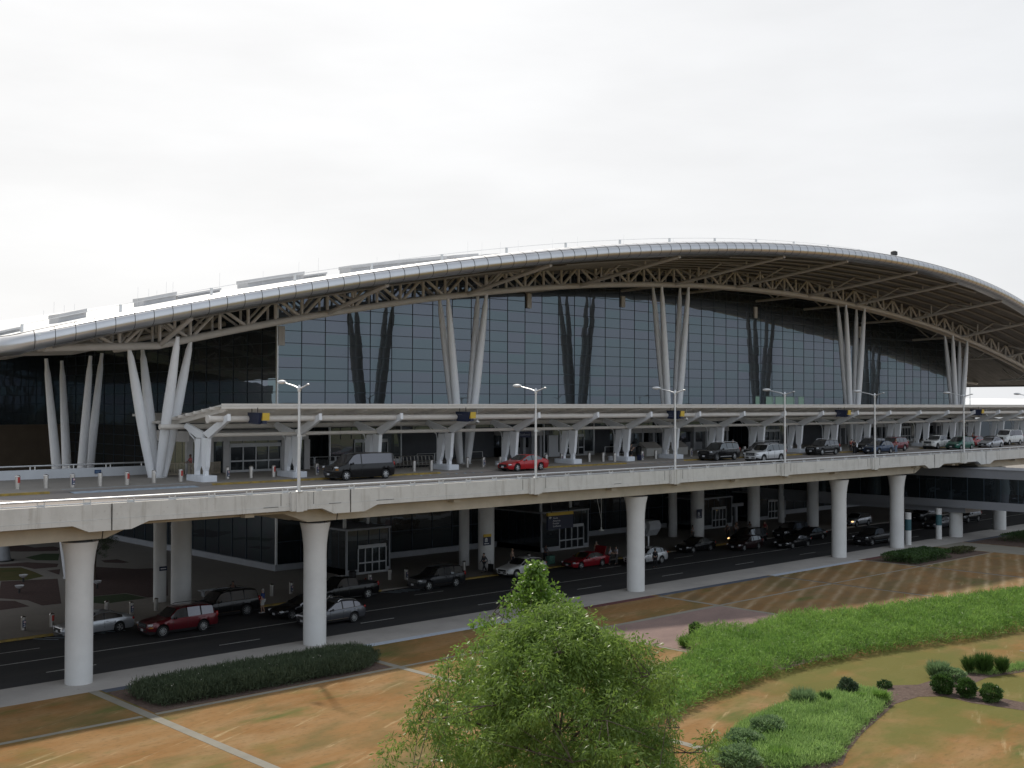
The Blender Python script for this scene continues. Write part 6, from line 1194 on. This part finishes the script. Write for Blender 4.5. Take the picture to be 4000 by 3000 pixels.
shrub('tiny dark green tuft on the mulch edge of the curved bed', 57.3, 31.9, 0.4, 0.35, gC, 500)
r = empty('white_cap', (62.0, 30.1, 0.0), 0, 'small white cap lying on the mulch behind the round shrubs', 'utility cap'); b = MB(); b.lathe([(0.10, 0), (0.10, 0.12)], n=10); b.build('stub', plinth_m, r); b = MB(); b.lathe([(0.16, 0.121), (0.14, 0.2), (0.0, 0.22)], n=12, cap=False); b.build('cap', sign_white, r)
# trees
def tree(name, label, x, y, H, prof, m, nclump, per, lf, droop, seed, trunk_r=0.16, nlimb=14, base=0.22, csz=0.42):
    g_ = np.random.default_rng(seed); r = empty(name, (x, y, 0), 0, label, 'tree')
    hs = [p[0] for p in prof]; rs = [p[1] for p in prof]
    tb = MB(); tz = np.linspace(0, H*0.93, 9); tx = np.cumsum(g_.normal(0, 0.05, 9)); ty = np.cumsum(g_.normal(0, 0.05, 9)); tx -= tx[0]; ty -= ty[0]
    tb.tube(list(zip(tx, ty, tz)), [trunk_r*(1-0.9*i/8)+0.012 for i in range(9)], 9); tb.build('trunk', bark, r, smooth=50)
    C = []; lb = MB()
    for i in range(nlimb):
        z0 = H*(base+(0.84-base)*((i+g_.uniform(0, 0.8))/nlimb)); a = i*2.4+g_.uniform(-0.4, 0.4); ze = min(z0+H*g_.uniform(0.10, 0.22), H*0.97); re = np.interp(ze, hs, rs)*g_.uniform(0.75, 0.97)
        p0 = Vector((np.interp(z0, tz, tx), np.interp(z0, tz, ty), z0)); p3 = Vector((math.cos(a)*re, math.sin(a)*re, ze)); p1 = p0.lerp(p3, 0.35)+Vector((0, 0, 0.12*re)); p2 = p0.lerp(p3, 0.7)+Vector((0, 0, 0.12*re))
        rr = trunk_r*0.42*(1-z0/H*0.7); lb.tube([p0, p1, p2, p3], [rr, rr*0.75, rr*0.45, 0.012], 6)
        for t in (0.35, 0.5, 0.65, 0.8, 0.92, 1.0):
            q = p0.lerp(p3, t)+Vector((0, 0, 0.1*re*math.sin(PI*t)))
            for s in range(2):
                e = q+Vector(g_.normal(0, 0.30*re*t+0.12, 3)); rc = np.interp(e.z, hs, rs)
                hq = math.hypot(e.x, e.y)
                if hq > rc: e.x *= rc/hq; e.y *= rc/hq
                lb.tube([q, e], [0.014, 0.006], 4); C.append(tuple(e))
    lb.build('limb', bark, r, smooth=50)
    while len(C) < nclump:
        z = g_.uniform(hs[0], H); rc = np.interp(z, hs, rs); a = g_.uniform(0, 2*PI); q = rc*g_.uniform(0.25, 1.0)**0.45
        # uneven outline: some bearings reach further than others
        q *= 0.80+0.22*math.sin(a*3+z*1.9)+0.12*math.sin(a*7+z*3.1); C.append((q*math.cos(a), q*math.sin(a), z))
    C = np.array(C); keep = g_.uniform(0, 1, len(C)) < 0.93; C = C[keep]
    n = len(C)*per; c = np.repeat(C, per, 0); sz = np.repeat(csz*g_.uniform(0.6, 1.35, len(C)), per)[:, None]
    off = unit(g_.normal(size=(n, 3)))*(g_.uniform(0, 1, (n, 1))**0.5)*sz*np.array([1, 1, 0.8]); P0 = c+off; P0[:, 2] = np.maximum(P0[:, 2], 0.4)
    D = unit(off/np.maximum(sz, 0.01)*0.8+g_.normal(0, 0.5, (n, 3))+np.array([0, 0, -droop]))
    V = leaves(P0, D, lf[0]*g_.uniform(0.6, 1.35, n), lf[1]*g_.uniform(0.7, 1.3, n)); quads('crown', V, 4, m, r)
    return r
tm1 = leaf_mat('oak_leaf', (0.080, 0.150, 0.022), (0.235, 0.345, 0.075), 0.42, 0.5); tm2 = leaf_mat('pear_leaf', (0.085, 0.165, 0.022), (0.19, 0.32, 0.055), 0.32, 0.5)
tree('leafy_tree', 'big leafy tree with narrow drooping leaves in the foreground', 21.4, 21.05, 9.6, [(1.8, 1.8), (3.4, 3.6), (5.2, 4.4), (6.3, 4.15), (7.6, 3.5), (8.5, 2.75), (9.1, 1.9), (9.5, 1.0), (9.7, 0.4)], tm1, 1500, 95, (0.15, 0.036), 0.55, 21, 0.19, 24, csz=0.36)
tree('leafy_tree', 'brighter green tree with a pointed top just behind the big foreground tree', 25.9, 26.4, 10.0, [(1.8, 1.2), (4, 3.0), (6.0, 3.3), (7.2, 2.9), (8.0, 2.1), (8.7, 1.3), (9.2, 0.8), (9.6, 0.4), (9.9, 0.1)], tm2, 380, 50, (0.13, 0.085), 0.25, 33, 0.14, 18, csz=0.27)
tree('courtyard_tree', 'small dark thin tree in the lower court behind the near left column', 42.6, 97.3, 7.2, [(2.6, 0.8), (4.5, 2.8), (6.2, 2.6), (7.2, 0.6)], gB, 170, 50, (0.14, 0.06), 0.3, 44, 0.10, 9, base=0.3, csz=0.4)
for i, (x, y, H_, rr, l) in enumerate(((232, 86, 7.5, 4.2, 'green tree far right, seen under the roadway edge'), (246, 92, 8.0, 4.5, 'second green tree far right beyond the footbridge roof'))):
    tree('distant_tree', l, x, y, H_, [(1.2, rr*0.7), (H_*0.5, rr), (H_*0.8, rr*0.7), (H_, 0.4)], gC, 160, 45, (0.5, 0.32), 0.2, 50+i, 0.2, 8, csz=0.9)
